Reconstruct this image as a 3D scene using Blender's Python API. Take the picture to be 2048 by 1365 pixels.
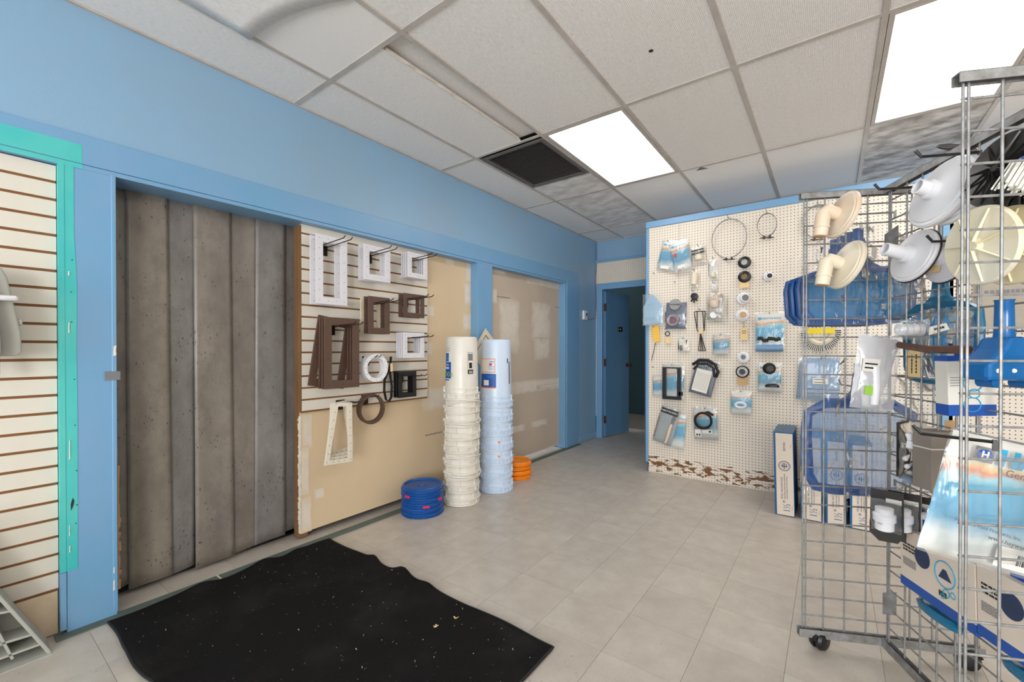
import bpy, bmesh, math, random
from mathutils import Vector, Matrix, noise
random.seed(7)
D = bpy.data
SC = bpy.context.scene
for o in list(D.objects): D.objects.remove(o)
COL = SC.collection
PI = math.pi
R = math.radians

# ------------------------------------------------------------------ camera
FPX, CYP, YAW, PIT, CX, CZ = 859.72, 705.0, .6394, -.006, 2.6535, 1.2297
cd = D.cameras.new('camera'); cam = D.objects.new('camera', cd); COL.objects.link(cam)
cam.location = (CX, 0, CZ); cam.rotation_euler = (PI/2 + PIT, 0, YAW)
cd.sensor_width = 36; cd.lens = FPX/2048*36; cd.shift_y = (CYP-682.5)/2048
cd.clip_start = .02
SC.camera = cam
# ------------------------------------------------------------------ world, daylight, exposure
w = D.worlds.new('world'); SC.world = w; w.use_nodes = True
wb = w.node_tree.nodes['Background']; wb.inputs[0].default_value = (.9, .95, 1, 1); wb.inputs[1].default_value = 1.6
vs = SC.view_settings
vs.view_transform = 'Standard'; vs.look = 'None'; vs.gamma = 1; vs.use_curve_mapping = False; vs.exposure = .22
def area(name, loc, rot, sx, sy, power, col):
    l = D.lights.new(name, 'AREA'); l.shape = 'RECTANGLE'; l.size = sx; l.size_y = sy; l.energy = power; l.color = col
    o = D.objects.new(name, l); COL.objects.link(o); o.location = loc; o.rotation_euler = rot
    return o
DAY = (1.0, .99, .972)
# daylight coming in through the shop windows of the street wall behind the camera
area('window_daylight', (1.6, -3.35, 1.4), (R(112), 0, 0), 2.2, 1.8, 55, DAY)
area('window_daylight', (4.6, -3.35, 1.4), (R(112), 0, 0), 2.2, 1.8, 185, DAY)
FIX = 6          # emission of the ceiling panels

# ------------------------------------------------------------------ pixel to place
_f = Vector((-math.sin(YAW), math.cos(YAW), 0)); RT = Vector((math.cos(YAW), math.sin(YAW), 0)); UP0 = Vector((0, 0, 1))
FW = _f*math.cos(PIT)+UP0*math.sin(PIT); UP = RT.cross(FW); C0 = Vector((CX, 0, CZ))
def ray(px, py): return FW+RT*((px-1024)/FPX)+UP*((CYP-py)/FPX)
def onx(px, py, x=0): d = ray(px, py); return C0+d*((x-CX)/d.x)
def ony(px, py, y): d = ray(px, py); return C0+d*(y/d.y)
def onz(px, py, z): d = ray(px, py); return C0+d*((z-CZ)/d.z)
def onplane(px, py, p, n): d = ray(px, py); return C0+d*((p-C0).dot(n)/d.dot(n))
def depth(p): return (Vector(p)-C0).dot(FW)

# ------------------------------------------------------------------ materials
def lin(c):
    return tuple(((v/255)/12.92 if v/255 <= .04045 else ((v/255+.055)/1.055)**2.4) for v in c)
class NT:
    def __init__(s, name):
        s.m = D.materials.new(name); s.m.use_nodes = True; s.t = s.m.node_tree; s.n = s.t.nodes
        s.bsdf = s.n['Principled BSDF']; s.out = s.n['Material Output']
    def node(s, typ, **kw):
        x = s.n.new(typ)
        for k, v in kw.items():
            if k.startswith('i'):
                x.inputs[int(k[1:])].default_value = v
            else: setattr(x, k, v)
        return x
    def link(s, a, b): s.t.links.new(a, b)
    def math(s, op, a, b=None, c=None):
        x = s.n.new('ShaderNodeMath'); x.operation = op
        for i, v in enumerate((a, b, c)):
            if v is None: continue
            if isinstance(v, (int, float)): x.inputs[i].default_value = v
            else: s.link(v, x.inputs[i])
        return x.outputs[0]
    def mix(s, f, a, b):
        x = s.n.new('ShaderNodeMix'); x.data_type = 'RGBA'
        for i, v in ((0, f), (6, a), (7, b)):
            if isinstance(v, (int, float)): x.inputs[i].default_value = v
            elif isinstance(v, tuple): x.inputs[i].default_value = (*v[:3], 1)
            else: s.link(v, x.inputs[i])
        return x.outputs[2]
    def coord(s, which='Object'): return s.n.new('ShaderNodeTexCoord').outputs[which]
    def noise(s, vec, scale, detail=3, rough=.55):
        x = s.n.new('ShaderNodeTexNoise'); x.inputs['Scale'].default_value = scale; x.inputs['Detail'].default_value = detail
        x.inputs['Roughness'].default_value = rough
        if vec: s.link(vec, x.inputs['Vector'])
        return x.outputs[0]
    def ramp(s, fac, stops, interp='LINEAR'):
        x = s.n.new('ShaderNodeValToRGB'); x.color_ramp.interpolation = interp
        e = x.color_ramp.elements
        while len(e) < len(stops): e.new(.5)
        for k, (p, c) in enumerate(stops): e[k].position = p; e[k].color = (*c[:3], 1)
        s.link(fac, x.inputs[0]); return x.outputs[0]
    def mapping(s, vec, scale):
        x = s.n.new('ShaderNodeMapping'); x.inputs['Scale'].default_value = scale; s.link(vec, x.inputs[0]); return x.outputs[0]
    def bump(s, h, strength, dist=.002):
        x = s.n.new('ShaderNodeBump'); x.inputs['Strength'].default_value = strength; x.inputs['Distance'].default_value = dist
        s.link(h, x.inputs['Height']); s.link(x.outputs[0], s.bsdf.inputs['Normal'])
    def color(s, c):
        if isinstance(c, tuple): s.bsdf.inputs['Base Color'].default_value = (*c[:3], 1)
        else: s.link(c, s.bsdf.inputs['Base Color'])
    def sep(s, vec):
        x = s.n.new('ShaderNodeSeparateXYZ'); s.link(vec, x.inputs[0]); return x.outputs
def mat(name, rgb, rough=.5, metal=0, var=.12, scale=6, bump=0, bscale=80, stretch=None, alt=None, spec=None, trans=0):
    t = NT(name); co = t.coord()
    base = lin(rgb)
    v = t.mapping(co, stretch) if stretch else co
    if var or alt:
        n = t.noise(v, scale, 4)
        n = t.ramp(n, [(.3, (0, 0, 0)), (.7, (1, 1, 1))])
        a2 = lin(alt) if alt else tuple(c*(1-var*1.6) for c in base)
        t.color(t.mix(n, a2, base))
    else: t.color(base)
    t.bsdf.inputs['Roughness'].default_value = rough; t.bsdf.inputs['Metallic'].default_value = metal
    if spec is not None: t.bsdf.inputs['Specular IOR Level'].default_value = spec
    if trans: t.bsdf.inputs['Transmission Weight'].default_value = trans
    if bump: t.bump(t.noise(v, bscale, 3), bump)
    return t.m

BLUE = mat('blue_wall_paint', (134, 173, 205), .42, var=.05, scale=1.5, alt=(138, 169, 194), bump=.15, bscale=120)
BLUE2 = mat('blue_trim_paint', (110, 162, 200), .35, var=.05, scale=3, alt=(122, 162, 200), bump=.1, bscale=90)
BLUED = mat('blue_door_paint', (96, 140, 178), .38, var=.06, scale=3)
TEAL = mat('teal_paint', (50, 182, 186), .4, var=.08, scale=2.2, alt=(92, 200, 192))
WHITE_SLAT = mat('slat_white_laminate', (222, 216, 204), .35, var=.03, scale=9)
GROOVE = mat('slat_core_brown', (132, 88, 48), .8, var=.1)
WOOD = mat('stud_wood', (132, 96, 62), .65, var=.2, scale=5, stretch=(8, 8, .7), bump=.3)
WOODD = mat('dark_wood', (104, 60, 30), .5, var=.25, scale=5, stretch=(8, 8, .7))
def m_mud(name, c1, c2):      # white filler trowelled thin into the paper of the board at its edges
    t = NT(name); co = t.coord(); x, y, z = t.sep(t.coord('Generated')); n = t.noise(co, 9, 6, .65)
    e = t.math('MINIMUM', t.math('MINIMUM', y, t.math('SUBTRACT', 1, y)), t.math('MINIMUM', z, t.math('SUBTRACT', 1, z)))
    rag = t.math('MULTIPLY', t.math('SUBTRACT', n, .5), .5); edge = t.ramp(e, [(0, (0, 0, 0)), (.06, (1, 1, 1))])
    a = t.math('MULTIPLY', t.ramp(t.math('ADD', e, rag), [(.0, (0, 0, 0)), (.07, (.5, .5, .5)), (.24, (.95, .95, .95))]), edge)
    dry = t.mix(t.ramp(t.noise(co, 2, 4), [(.3, (0, 0, 0)), (.7, (1, 1, 1))]), lin(c2), lin(c1))
    t.color(t.mix(a, dry, t.mix(t.noise(co, 16, 4), lin((228, 218, 204)), lin((208, 197, 182))))); t.bsdf.inputs['Roughness'].default_value = .75
    return t.m
MUD1 = m_mud('filler_on_tan_board', (217, 194, 161), (209, 186, 153)); MUD2 = m_mud('filler_on_grey_board', (200, 184, 166), (190, 173, 154)); PLASTER = mat('broken_tile_white', (208, 200, 190), .85, var=.08, scale=14)
DRY1 = mat('drywall_paper_tan', (217, 194, 161), .75, var=.05, scale=2, alt=(209, 186, 153))
DRY2 = mat('drywall_paper_grey', (200, 184, 166), .75, var=.05, scale=2, alt=(190, 173, 154))
PLYW = mat('bare_plywood', (200, 168, 122), .7, var=.1, scale=5, alt=(222, 206, 182))
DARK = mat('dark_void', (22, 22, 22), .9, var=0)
BLACKP = mat('black_plastic', (18, 18, 20), .35, var=0)
BLACKR = mat('black_rubber', (14, 14, 15), .55, var=0)
STEEL = mat('zinc_steel', (158, 160, 162), .4, metal=.35, var=.12, scale=30, alt=(120, 116, 110))
STEELD = mat('dark_steel', (70, 66, 62), .4, metal=.8, var=.1)
CHROME = mat('chrome', (190, 190, 190), .15, metal=1, var=0)
HOOKB = mat('hook_dark_bronze', (44, 32, 26), .35, metal=.5, var=0)
WHITEP = mat('white_plastic', (232, 232, 236), .32, var=.02)
CREAMP = mat('cream_plastic', (226, 214, 190), .35, var=.04, scale=12)
BEIGEP = mat('beige_plastic', (226, 212, 192), .4, var=.05, scale=8, alt=(216, 190, 160))
PALEY = mat('pale_cream_plastic', (232, 229, 214), .4, var=.06, scale=5, alt=(236, 222, 184))
YELP = mat('yellowed_plastic', (236, 228, 196), .4, var=.1, scale=5, alt=(238, 216, 160))
GREYP = mat('grey_plastic', (172, 172, 164), .5, var=.03)
LAVP = mat('white_frame_plastic', (220, 218, 224), .4, var=.04)
BROWNP = mat('brown_frame_plastic', (92, 68, 56), .45, var=.1, scale=20)
GASKET = mat('cream_gasket', (226, 218, 200), .6, var=.04)
BUCKW = mat('white_bucket_plastic', (228, 224, 215), .3, var=.03, scale=6, alt=(218, 212, 200))
BUCKB = mat('pale_blue_bucket_plastic', (204, 220, 240), .3, var=.03)
LIDB = mat('blue_lid_plastic', (4, 76, 150), .35, var=.06, scale=10)
LIDO = mat('orange_lid_plastic', (250, 140, 16), .35, var=.04, scale=10)
PINK = mat('pink_sticker', (210, 40, 90), .5, var=0)
PRINTB = mat('blue_print', (20, 82, 170), .45, var=.04)
PRINTT = mat('turquoise_print', (40, 160, 200), .45, var=.05)
PRINTO = mat('orange_print', (238, 130, 50), .5, var=0)
PRINTR = mat('red_print', (200, 60, 50), .5, var=0)
PRINTG = mat('green_print', (150, 200, 70), .5, var=0)
INK = mat('black_print', (30, 30, 32), .6, var=0)
INKG = mat('grey_print', (120, 120, 124), .6, var=0)
INKB = mat('navy_print', (40, 72, 110), .6, var=0)
PAPER = mat('white_paper', (232, 228, 218), .7, var=.03)
MANILA = mat('manila_card', (232, 204, 150), .75, var=.04)
YTAG = mat('yellow_card', (240, 190, 80), .7, var=.05)
TAN = mat('tan_card', (200, 164, 120), .75, var=.05)
CARTON = mat('white_carton', (230, 216, 200), .6, var=.04, scale=5)
CARTB = mat('carton_blue', (20, 96, 150), .5, var=.05)
NAVY = mat('navy_card', (34, 62, 104), .4, var=.25, scale=14)
PALEB = mat('pale_blue_film', (150, 186, 212), .3, var=.08, scale=8)
SLATEB = mat('slate_blue_film', (120, 158, 196), .3, var=.1, scale=8)
RAKE = mat('rake_blue_plastic', (0, 78, 150), .3, var=.06, scale=8)
BLKCARD = mat('black_card', (44, 42, 40), .45, var=.1)
GREENSTRIP = mat('green_grey_threshold', (92, 106, 98), .6, var=.12, scale=10)
BRONZE = mat('hinge_bronze', (96, 56, 34), .5, metal=.4, var=.1)
SILV = mat('silver_plastic', (168, 168, 164), .3, metal=.5, var=.15, scale=40)
TEALG = mat('teal_translucent', (22, 128, 172), .15, var=.05, trans=.3)
BLUEG = mat('blue_translucent', (10, 112, 186), .15, var=.05, trans=.3)
BRISTLE = mat('white_bristle', (232, 230, 220), .7, var=.05)

def m_floor():
    t = NT('vinyl_floor_tile'); co = t.coord(); oi = t.node('ShaderNodeObjectInfo')
    off = t.node('ShaderNodeVectorMath', operation='SCALE'); t.link(oi.outputs['Random'], off.inputs['Scale']); off.inputs[0].default_value = (40, 23, 7)
    add = t.node('ShaderNodeVectorMath', operation='ADD'); t.link(co, add.inputs[0]); t.link(off.outputs[0], add.inputs[1])
    v = add.outputs[0]
    n1 = t.noise(v, 9, 5); n2 = t.noise(t.mapping(v, (60, 14, 10)), 3, 3); n3 = t.noise(v, 55, 2)
    c = t.mix(t.ramp(n1, [(.3, (0, 0, 0)), (.75, (1, 1, 1))]), lin((180, 170, 158)), lin((198, 190, 179)))
    c = t.mix(t.math('MULTIPLY', t.ramp(n2, [(.55, (0, 0, 0)), (.75, (1, 1, 1))]), .35), c, lin((162, 152, 141)))
    c = t.mix(t.math('MULTIPLY', t.ramp(n3, [(.70, (0, 0, 0)), (.76, (1, 1, 1))]), .5), c, lin((128, 118, 108)))
    rv = t.math('MULTIPLY', t.math('SUBTRACT', oi.outputs['Random'], .5), .07)
    hsv = t.node('ShaderNodeHueSaturation'); t.link(c, hsv.inputs['Color']); t.link(t.math('ADD', 1.0, rv), hsv.inputs['Value'])
    t.color(hsv.outputs[0]); t.bsdf.inputs['Roughness'].default_value = .36
    t.bump(n1, .05, .002)
    return t.m
FLOOR = m_floor()
JOINT = mat('floor_joint_grey', (124, 114, 104), .8, var=.1)
def m_ceil(name, dirty=0, rib=True):
    t = NT(name); co = t.coord()
    n = t.noise(co, 3, 4); fine = t.noise(t.mapping(co, (260, 40, 40)), 1, 3)
    c = t.mix(n, lin((236, 233, 231)), lin((240, 238, 236)))
    c = t.mix(t.math('MULTIPLY', t.ramp(fine, [(.45, (0, 0, 0)), (.6, (1, 1, 1))]), .3 if rib else .1), c, lin((198, 194, 190)))
    if dirty:
        d = t.ramp(t.noise(t.mapping(co, (3, 5, 3)), 2, 5), [(.38, (0, 0, 0)), (.62, (1, 1, 1))])
        c = t.mix(t.math('MULTIPLY', d, dirty), c, lin((112, 104, 98)))
    t.color(c); t.bsdf.inputs['Roughness'].default_value = .9
    if rib:
        wv = t.node('ShaderNodeTexWave'); wv.inputs['Scale'].default_value = 42; wv.inputs['Distortion'].default_value = 1.5
        wv.inputs['Detail'].default_value = 1; t.link(co, wv.inputs['Vector']); t.bump(wv.outputs[1], .5, .0015)
    return t.m
CEIL = m_ceil('ceiling_tile_ribbed'); CEILP = m_ceil('ceiling_tile_plain', rib=False); CEILD = m_ceil('ceiling_tile_dusty', .75); CEILM = m_ceil('ceiling_tile_stained', .35, False)
GRIDM = mat('ceiling_grid_white', (196, 190, 184), .5, var=.06, scale=6, alt=(178, 170, 162))
GRIDD = mat('ceiling_edge_grey', (128, 120, 110), .7, var=.15, scale=12)
VENTM = mat('vent_grey_metal', (112, 104, 100), .5, metal=.2, var=.1)

def m_peg(name, wear=False):
    t = NT(name); co = t.coord()
    sc = t.node('ShaderNodeVectorMath', operation='SCALE'); sc.inputs['Scale'].default_value = 1/.0254; t.link(co, sc.inputs[0])
    fr = t.node('ShaderNodeVectorMath', operation='FRACTION'); t.link(sc.outputs[0], fr.inputs[0])
    x, y, z = t.sep(fr.outputs[0])
    dx = t.math('SUBTRACT', x, .5); dz = t.math('SUBTRACT', z, .5)
    d = t.math('SQRT', t.math('ADD', t.math('MULTIPLY', dx, dx), t.math('MULTIPLY', dz, dz)))
    hole = t.math('LESS_THAN', d, .145)
    c = t.mix(t.noise(co, 4, 3), lin((232, 222, 206)), lin((222, 210, 196)))
    if wear:
        ox, oy, oz = t.sep(co)
        n = t.noise(t.mapping(co, (7, 7, 22)), 1.6, 6, .6)
        band = t.math('MULTIPLY', t.math('GREATER_THAN', oz, .012), t.math('LESS_THAN', t.math('ABSOLUTE', t.math('SUBTRACT', oz, .085)), .085))
        bump_ = t.math('SUBTRACT', 1.0, t.math('MULTIPLY', t.math('ABSOLUTE', t.math('SUBTRACT', oz, .095)), 6.0))
        m = t.math('MULTIPLY', band, t.math('GREATER_THAN', t.math('ADD', n, t.math('MULTIPLY', bump_, .13)), .63))
        c = t.mix(m, c, lin((120, 76, 40)))
    c = t.mix(hole, c, lin((34, 28, 24)))
    t.color(c); t.bsdf.inputs['Roughness'].default_value = .45
    return t.m
PEG = m_peg('white_pegboard', True); PEGP = m_peg('white_pegboard_plain')

def m_card(name, wat=(40, 156, 196), low=(232, 232, 226)):
    t = NT(name); g = t.coord('Generated'); x, y, z = t.sep(g); o = t.coord()
    n = t.noise(o, 22, 4)
    s = t.math('ADD', z, t.math('MULTIPLY', t.math('SUBTRACT', n, .5), .16))
    s = t.math('ADD', s, t.math('MULTIPLY', x, -.06))
    c = t.ramp(s, [(0, lin(low)), (.16, lin((214, 222, 220))), (.32, lin(wat)), (.58, lin((56, 168, 204))), (.66, lin((150, 206, 216))), (.71, lin((230, 128, 66))), (.755, lin((232, 206, 150))), (.79, lin((236, 232, 224)))])
    t.color(c); t.bsdf.inputs['Roughness'].default_value = .4
    return t.m
CARD = m_card('turquoise_wave_card'); CARD2 = m_card('dim_turquoise_wave_card', (70, 140, 166), (190, 186, 176))
def m_film(name, tint=(236, 240, 242), dens=.14):
    t = NT(name); t.n.remove(t.bsdf)
    tr = t.node('ShaderNodeBsdfTransparent'); gl = t.node('ShaderNodeBsdfGlossy'); gl.inputs['Roughness'].default_value = .12
    df = t.node('ShaderNodeBsdfDiffuse'); df.inputs[0].default_value = (*lin(tint), 1)
    fr = t.node('ShaderNodeFresnel'); fr.inputs[0].default_value = 1.62
    co = t.coord(); b = t.node('ShaderNodeBump'); b.inputs['Strength'].default_value = .6; b.inputs['Distance'].default_value = .008
    t.link(t.noise(t.mapping(co, (1.6, 1, .7)), 15, 2), b.inputs['Height'])
    for x in (gl, fr): t.link(b.outputs[0], x.inputs['Normal'])
    m1 = t.node('ShaderNodeMixShader'); m1.inputs[0].default_value = dens; t.link(tr.outputs[0], m1.inputs[1]); t.link(df.outputs[0], m1.inputs[2])
    m2 = t.node('ShaderNodeMixShader'); t.link(fr.outputs[0], m2.inputs[0]); t.link(m1.outputs[0], m2.inputs[1]); t.link(gl.outputs[0], m2.inputs[2])
    t.link(m2.outputs[0], t.out.inputs[0])
    return t.m
FILM = m_film('clear_film'); FILMM = m_film('milky_film', (232, 232, 232), .42); FILMB = m_film('blue_mesh', (84, 152, 214), .62); FILMT = m_film('teal_mesh', (0, 122, 180), .85); FILMC = m_film('thin_clear_film', dens=.05)
def m_emit(name, s, col=(1, .985, .96)):
    t = NT(name); t.bsdf.inputs['Emission Color'].default_value = (*col, 1); t.bsdf.inputs['Emission Strength'].default_value = s
    t.bsdf.inputs['Base Color'].default_value = (.9, .9, .9, 1); return t.m
def m_strip(i):
    t = NT('dusty_vinyl_strip'); co = t.coord()
    cs = [((148, 139, 127), (114, 107, 98)), ((142, 134, 124), (108, 101, 95)), ((136, 133, 130), (104, 100, 97)), ((124, 122, 121), (92, 88, 87))][i]
    n = t.noise(t.mapping(co, (3, 3, 1.5)), 1.5, 7, .68); n2 = t.noise(t.mapping(co, (7, 7, 5)), 2.0, 7, .7); n3 = t.noise(t.mapping(co, (1, 1, .55)), 85, 2)
    x, y, z = t.sep(co)
    c = t.mix(t.ramp(n, [(.3, (0, 0, 0)), (.7, (1, 1, 1))]), lin(cs[1]), lin(cs[0]))
    c = t.mix(t.math('MULTIPLY', t.ramp(n2, [(.48, (0, 0, 0)), (.7, (1, 1, 1))]), .45), c, lin((96, 88, 84)))
    sp = t.math('GREATER_THAN', t.math('ADD', n3, t.math('MULTIPLY', t.noise(co, 4, 3), .34)), .87)
    c = t.mix(t.math('MULTIPLY', sp, .8), c, lin((50, 40, 36)))
    t.color(c); t.bsdf.inputs['Roughness'].default_value = .34
    t.bump(n2, .12, .003)
    return t.m
STRIPM = [m_strip(i) for i in range(4)]
def m_mat():
    t = NT('black_carpet_mat'); co = t.coord(); n = t.noise(co, 240, 3); n2 = t.noise(co, 3.5, 5)
    c = t.mix(t.ramp(n2, [(.5, (0, 0, 0)), (.75, (1, 1, 1))]), lin((22, 21, 21)), lin((38, 36, 34)))
    t.color(c); t.bsdf.inputs['Roughness'].default_value = .95; t.bsdf.inputs['Specular IOR Level'].default_value = .15; t.bump(n, .9, .004); return t.m
MATM = m_mat()

# ------------------------------------------------------------------ mesh tools
class MB:
    def __init__(s): s.v = []; s.f = []
    def add(s, vs, fs):
        b = len(s.v); s.v += [tuple(v) for v in vs]; s.f += [tuple(i+b for i in f) for f in fs]; return s
    def box(s, x0, x1, y0, y1, z0, z1, M=None):
        vs = [Vector((x, y, z)) for z in (z0, z1) for y in (y0, y1) for x in (x0, x1)]
        if M: vs = [M @ v for v in vs]
        return s.add(vs, [(0, 2, 3, 1), (4, 5, 7, 6), (0, 1, 5, 4), (2, 6, 7, 3), (0, 4, 6, 2), (1, 3, 7, 5)])
    def tube(s, pts, r, n=8, closed=False, caps=True):
        pts = [Vector(p) for p in pts]; m = len(pts); rs = r if isinstance(r, (list, tuple)) else [r]*m
        rings = []; prev = None
        for i, p in enumerate(pts):
            a = pts[(i-1) % m] if (closed or i > 0) else p; b = pts[(i+1) % m] if (closed or i < m-1) else p
            t = (b-a).normalized()
            if prev is None:
                q = Vector((0, 0, 1)) if abs(t.z) < .9 else Vector((1, 0, 0)); u = t.cross(q).normalized()
            else:
                u = (prev-t*prev.dot(t)); u = u.normalized() if u.length > 1e-6 else t.orthogonal().normalized()
            prev = u; w_ = t.cross(u)
            rings.append([p+(u*math.cos(2*PI*k/n)+w_*math.sin(2*PI*k/n))*rs[i] for k in range(n)])
        vs = [v for rg in rings for v in rg]; fs = []
        for i in range(m if closed else m-1):
            j = (i+1) % m
            for k in range(n): fs.append((i*n+k, i*n+(k+1) % n, j*n+(k+1) % n, j*n+k))
        if not closed and caps: fs += [tuple(reversed(range(n))), tuple((m-1)*n+k for k in range(n))]
        return s.add(vs, fs)
    def cyl(s, a, b, r, n=12): return s.tube([a, b], r, n)
    def lathe(s, prof, n=24, M=None, closed=False, cap0=True, cap1=True):
        vs = []
        for (r, z) in prof:
            for k in range(n): vs.append(Vector((r*math.cos(2*PI*k/n), r*math.sin(2*PI*k/n), z)))
        if M: vs = [M @ v for v in vs]
        m = len(prof); fs = []
        for i in range(m if closed else m-1):
            j = (i+1) % m
            for k in range(n): fs.append((i*n+k, i*n+(k+1) % n, j*n+(k+1) % n, j*n+k))
        if not closed:
            if cap0: fs.append(tuple(reversed(range(n))))
            if cap1: fs.append(tuple((m-1)*n+k for k in range(n)))
        return s.add(vs, fs)
    def prism(s, poly, y0, y1, M=None):          # outline in local x,z; thickness along y
        n = len(poly); vs = [Vector((x, y, z)) for y in (y0, y1) for x, z in poly]
        if M: vs = [M @ v for v in vs]
        return s.add(vs, [tuple(range(n)), tuple(reversed(range(n, 2*n)))]+[(i, i+n, (i+1) % n+n, (i+1) % n) for i in range(n)])
    def frame(s, w, h, b, y0, y1, M=None, bx=None, rr=0):        # rectangular ring, centred, in x,z
        bx = bx or b
        o = [(-w/2, -h/2), (w/2, -h/2), (w/2, h/2), (-w/2, h/2)]; i = [(-w/2+bx, -h/2+b), (w/2-bx, -h/2+b), (w/2-bx, h/2-b), (-w/2+bx, h/2-b)]
        vs = [Vector((x, y, z)) for y in (y0, y1) for x, z in o+i]
        if M: vs = [M @ v for v in vs]
        fs = []
        for k in range(4):
            l = (k+1) % 4
            fs += [(k, l, l+4, k+4), (k+8, k+12, l+12, l+8), (k, k+8, l+8, l), (k+4, l+4, l+12, k+12)]
        return s.add(vs, fs)
    def grid(s, fn, nu, nv, two=0):
        vs = [fn(i/nu, j/nv) for j in range(nv+1) for i in range(nu+1)]; k = nu+1
        return s.add(vs, [(j*k+i, j*k+i+1, (j+1)*k+i+1, (j+1)*k+i) for j in range(nv) for i in range(nu)])
    def mesh(s, name):
        me = D.meshes.new(name); me.from_pydata(s.v, [], s.f); me.validate()
        bm = bmesh.new(); bm.from_mesh(me); bmesh.ops.recalc_face_normals(bm, faces=bm.faces[:]); bm.to_mesh(me); bm.free(); return me
TINY = {'rim_rib', 'screw_hole', 'grip_rib', 'paint_chip', 'splintered_edge', 'torn_gypsum_edge', 'nail_hole', 'bristle_tuft', 'rivet_dots', 'print_lines', 'broken_tile_edge'}
def obj(name, mb, m, parent=None, smooth=False, bevel=0, solid=0):
    me = mb if isinstance(mb, bpy.types.Mesh) else mb.mesh(name)
    if m and not me.materials: me.materials.append(m)
    if smooth:
        me.polygons.foreach_set('use_smooth', [True]*len(me.polygons))
        try: me.set_sharp_from_angle(angle=R(38))
        except Exception: pass
    o = D.objects.new(name, me); COL.objects.link(o)
    if parent: o.parent = parent
    if solid: x = o.modifiers.new('s', 'SOLIDIFY'); x.thickness = solid; x.offset = 0
    if name in TINY: o['kind'] = 'stuff'
    if bevel: x = o.modifiers.new('b', 'BEVEL'); x.width = bevel; x.segments = 2; x.limit_method = 'ANGLE'
    return o
def tag(o, label, cat, group=None, kind=None):
    if label: o['label'] = label
    if cat: o['category'] = cat
    if group: o['group'] = group
    if kind: o['kind'] = kind
    return o
def thing(name, label, cat, loc=(0, 0, 0), rz=0, group=None, M=None):
    o = D.objects.new(name, None); COL.objects.link(o); o.empty_display_size = .05
    if M is not None: o.matrix_world = M
    else: o.location = loc; o.rotation_euler = (0, 0, rz)
    return tag(o, label, cat, group)
def struct(name, mb, m, label, parent=None, cat=None, bevel=0, smooth=False):
    o = obj(name, mb, m, parent, bevel=bevel, smooth=smooth)
    if parent is None: tag(o, label, cat or name.split('_')[0], kind='structure')
    return o
def sbox(name, m, dims, label, parent=None, cat=None, bevel=0): return struct(name, MB().box(*dims), m, label, parent, cat, bevel)
_tc = {}
def text(s, size, m, parent, M, name='lettering', sx=1, bold=0, align='CENTER'):
    key = (s, size, sx, bold, align, m.name)
    if key not in _tc:
        c = D.curves.new('t', 'FONT'); c.body = s; c.size = size; c.align_x = align; c.align_y = 'CENTER'; c.extrude = .0003; c.offset = bold; c.resolution_u = 2
        o = D.objects.new('t', c); COL.objects.link(o)
        me = D.meshes.new_from_object(o, depsgraph=bpy.context.evaluated_depsgraph_get()); D.objects.remove(o)
        for v in me.vertices: v.co.x *= sx
        me.materials.clear(); me.materials.append(m); _tc[key] = me
    o = D.objects.new(name, _tc[key]); COL.objects.link(o); o.parent = parent
    o.matrix_local = M @ Matrix.Rotation(PI/2, 4, 'X')      # reads towards local -y
    return o
def scrawl(w_, h_, m, parent, M, n=8, seed=1, rows=1):      # print too small to read: short dashes in a row
    random.seed(seed); mb = MB()
    for r_ in range(rows):
        x = -w_/2; zz = -r_*h_*1.8
        while x < w_/2:
            l = random.uniform(.4, 1.3)*w_/n; mb.box(x, min(x+l*.75, w_/2), -.0004, 0, zz-h_/2, zz+h_/2, M); x += l
    return obj('print_lines', mb, m, parent)
def T(x, y, z): return Matrix.Translation((x, y, z))
def RY(a): return Matrix.Rotation(R(a), 4, 'Y')
def RX(a): return Matrix.Rotation(R(a), 4, 'X')
def RZ(a): return Matrix.Rotation(R(a), 4, 'Z')
def axisM(p, n, up=Vector((0, 0, 1))):       # local z along n
    n = Vector(n).normalized(); x = up.cross(n)
    x = x.normalized() if x.length > 1e-4 else Vector((1, 0, 0)); y = n.cross(x)
    return Matrix.Translation(p) @ Matrix(((x.x, y.x, n.x), (x.y, y.y, n.y), (x.z, y.z, n.z))).to_4x4()
def arc(c, r, a0, a1, n, ax='xz', ry=None):
    out = []; ry = ry or r
    for k in range(n+1):
        a = R(a0+(a1-a0)*k/n); u, v = r*math.cos(a), ry*math.sin(a)
        out.append((c[0]+u, c[1], c[2]+v) if ax == 'xz' else (c[0]+u, c[1]+v, c[2]) if ax == 'xy' else (c[0], c[1]+u, c[2]+v))
    return out

# ================================================================== SETTING
H = 2.738
# ---- floor
floor = sbox('floor', JOINT, (-1.5, 6.3, -3.6, 8.2, -.06, -.0025), 'worn pale vinyl tile floor of the shop', bevel=0)
TS = .3048; TX0, TY0 = .0753, .0939
tm = MB().box(-TS/2+.0006, TS/2-.0006, -TS/2+.0006, TS/2-.0006, -.0024, 0).mesh('floor_tile')
tm2 = tm.copy()
for i in range(-1, 11):
    for j in range(-1, 21):
        x, y = TX0+(i+.5)*TS, TY0+(j+.5)*TS
        if x > 1.6 and y > 4.6: continue
        if x > 2.5 and y < .8: continue
        o = obj('floor_tile', tm, FLOOR, floor); o.location = (x, y, 0)
        if (i*7+j*3) % 2: o.rotation_euler.z = PI/2 if (i+j) % 2 else PI
obj('floor_sheet', MB().box(TX0+11*TS, 6.3, -.2, 4.4, -.0024, 0).box(-.23, 6.3, -3.6, TY0-TS-.002, -.0024, 0).box(2.82, 6.3, TY0-TS, -.2, -.0024, 0).box(2.82, TX0+11*TS, -.2, .7, -.0024, 0), FLOOR, floor)
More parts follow.
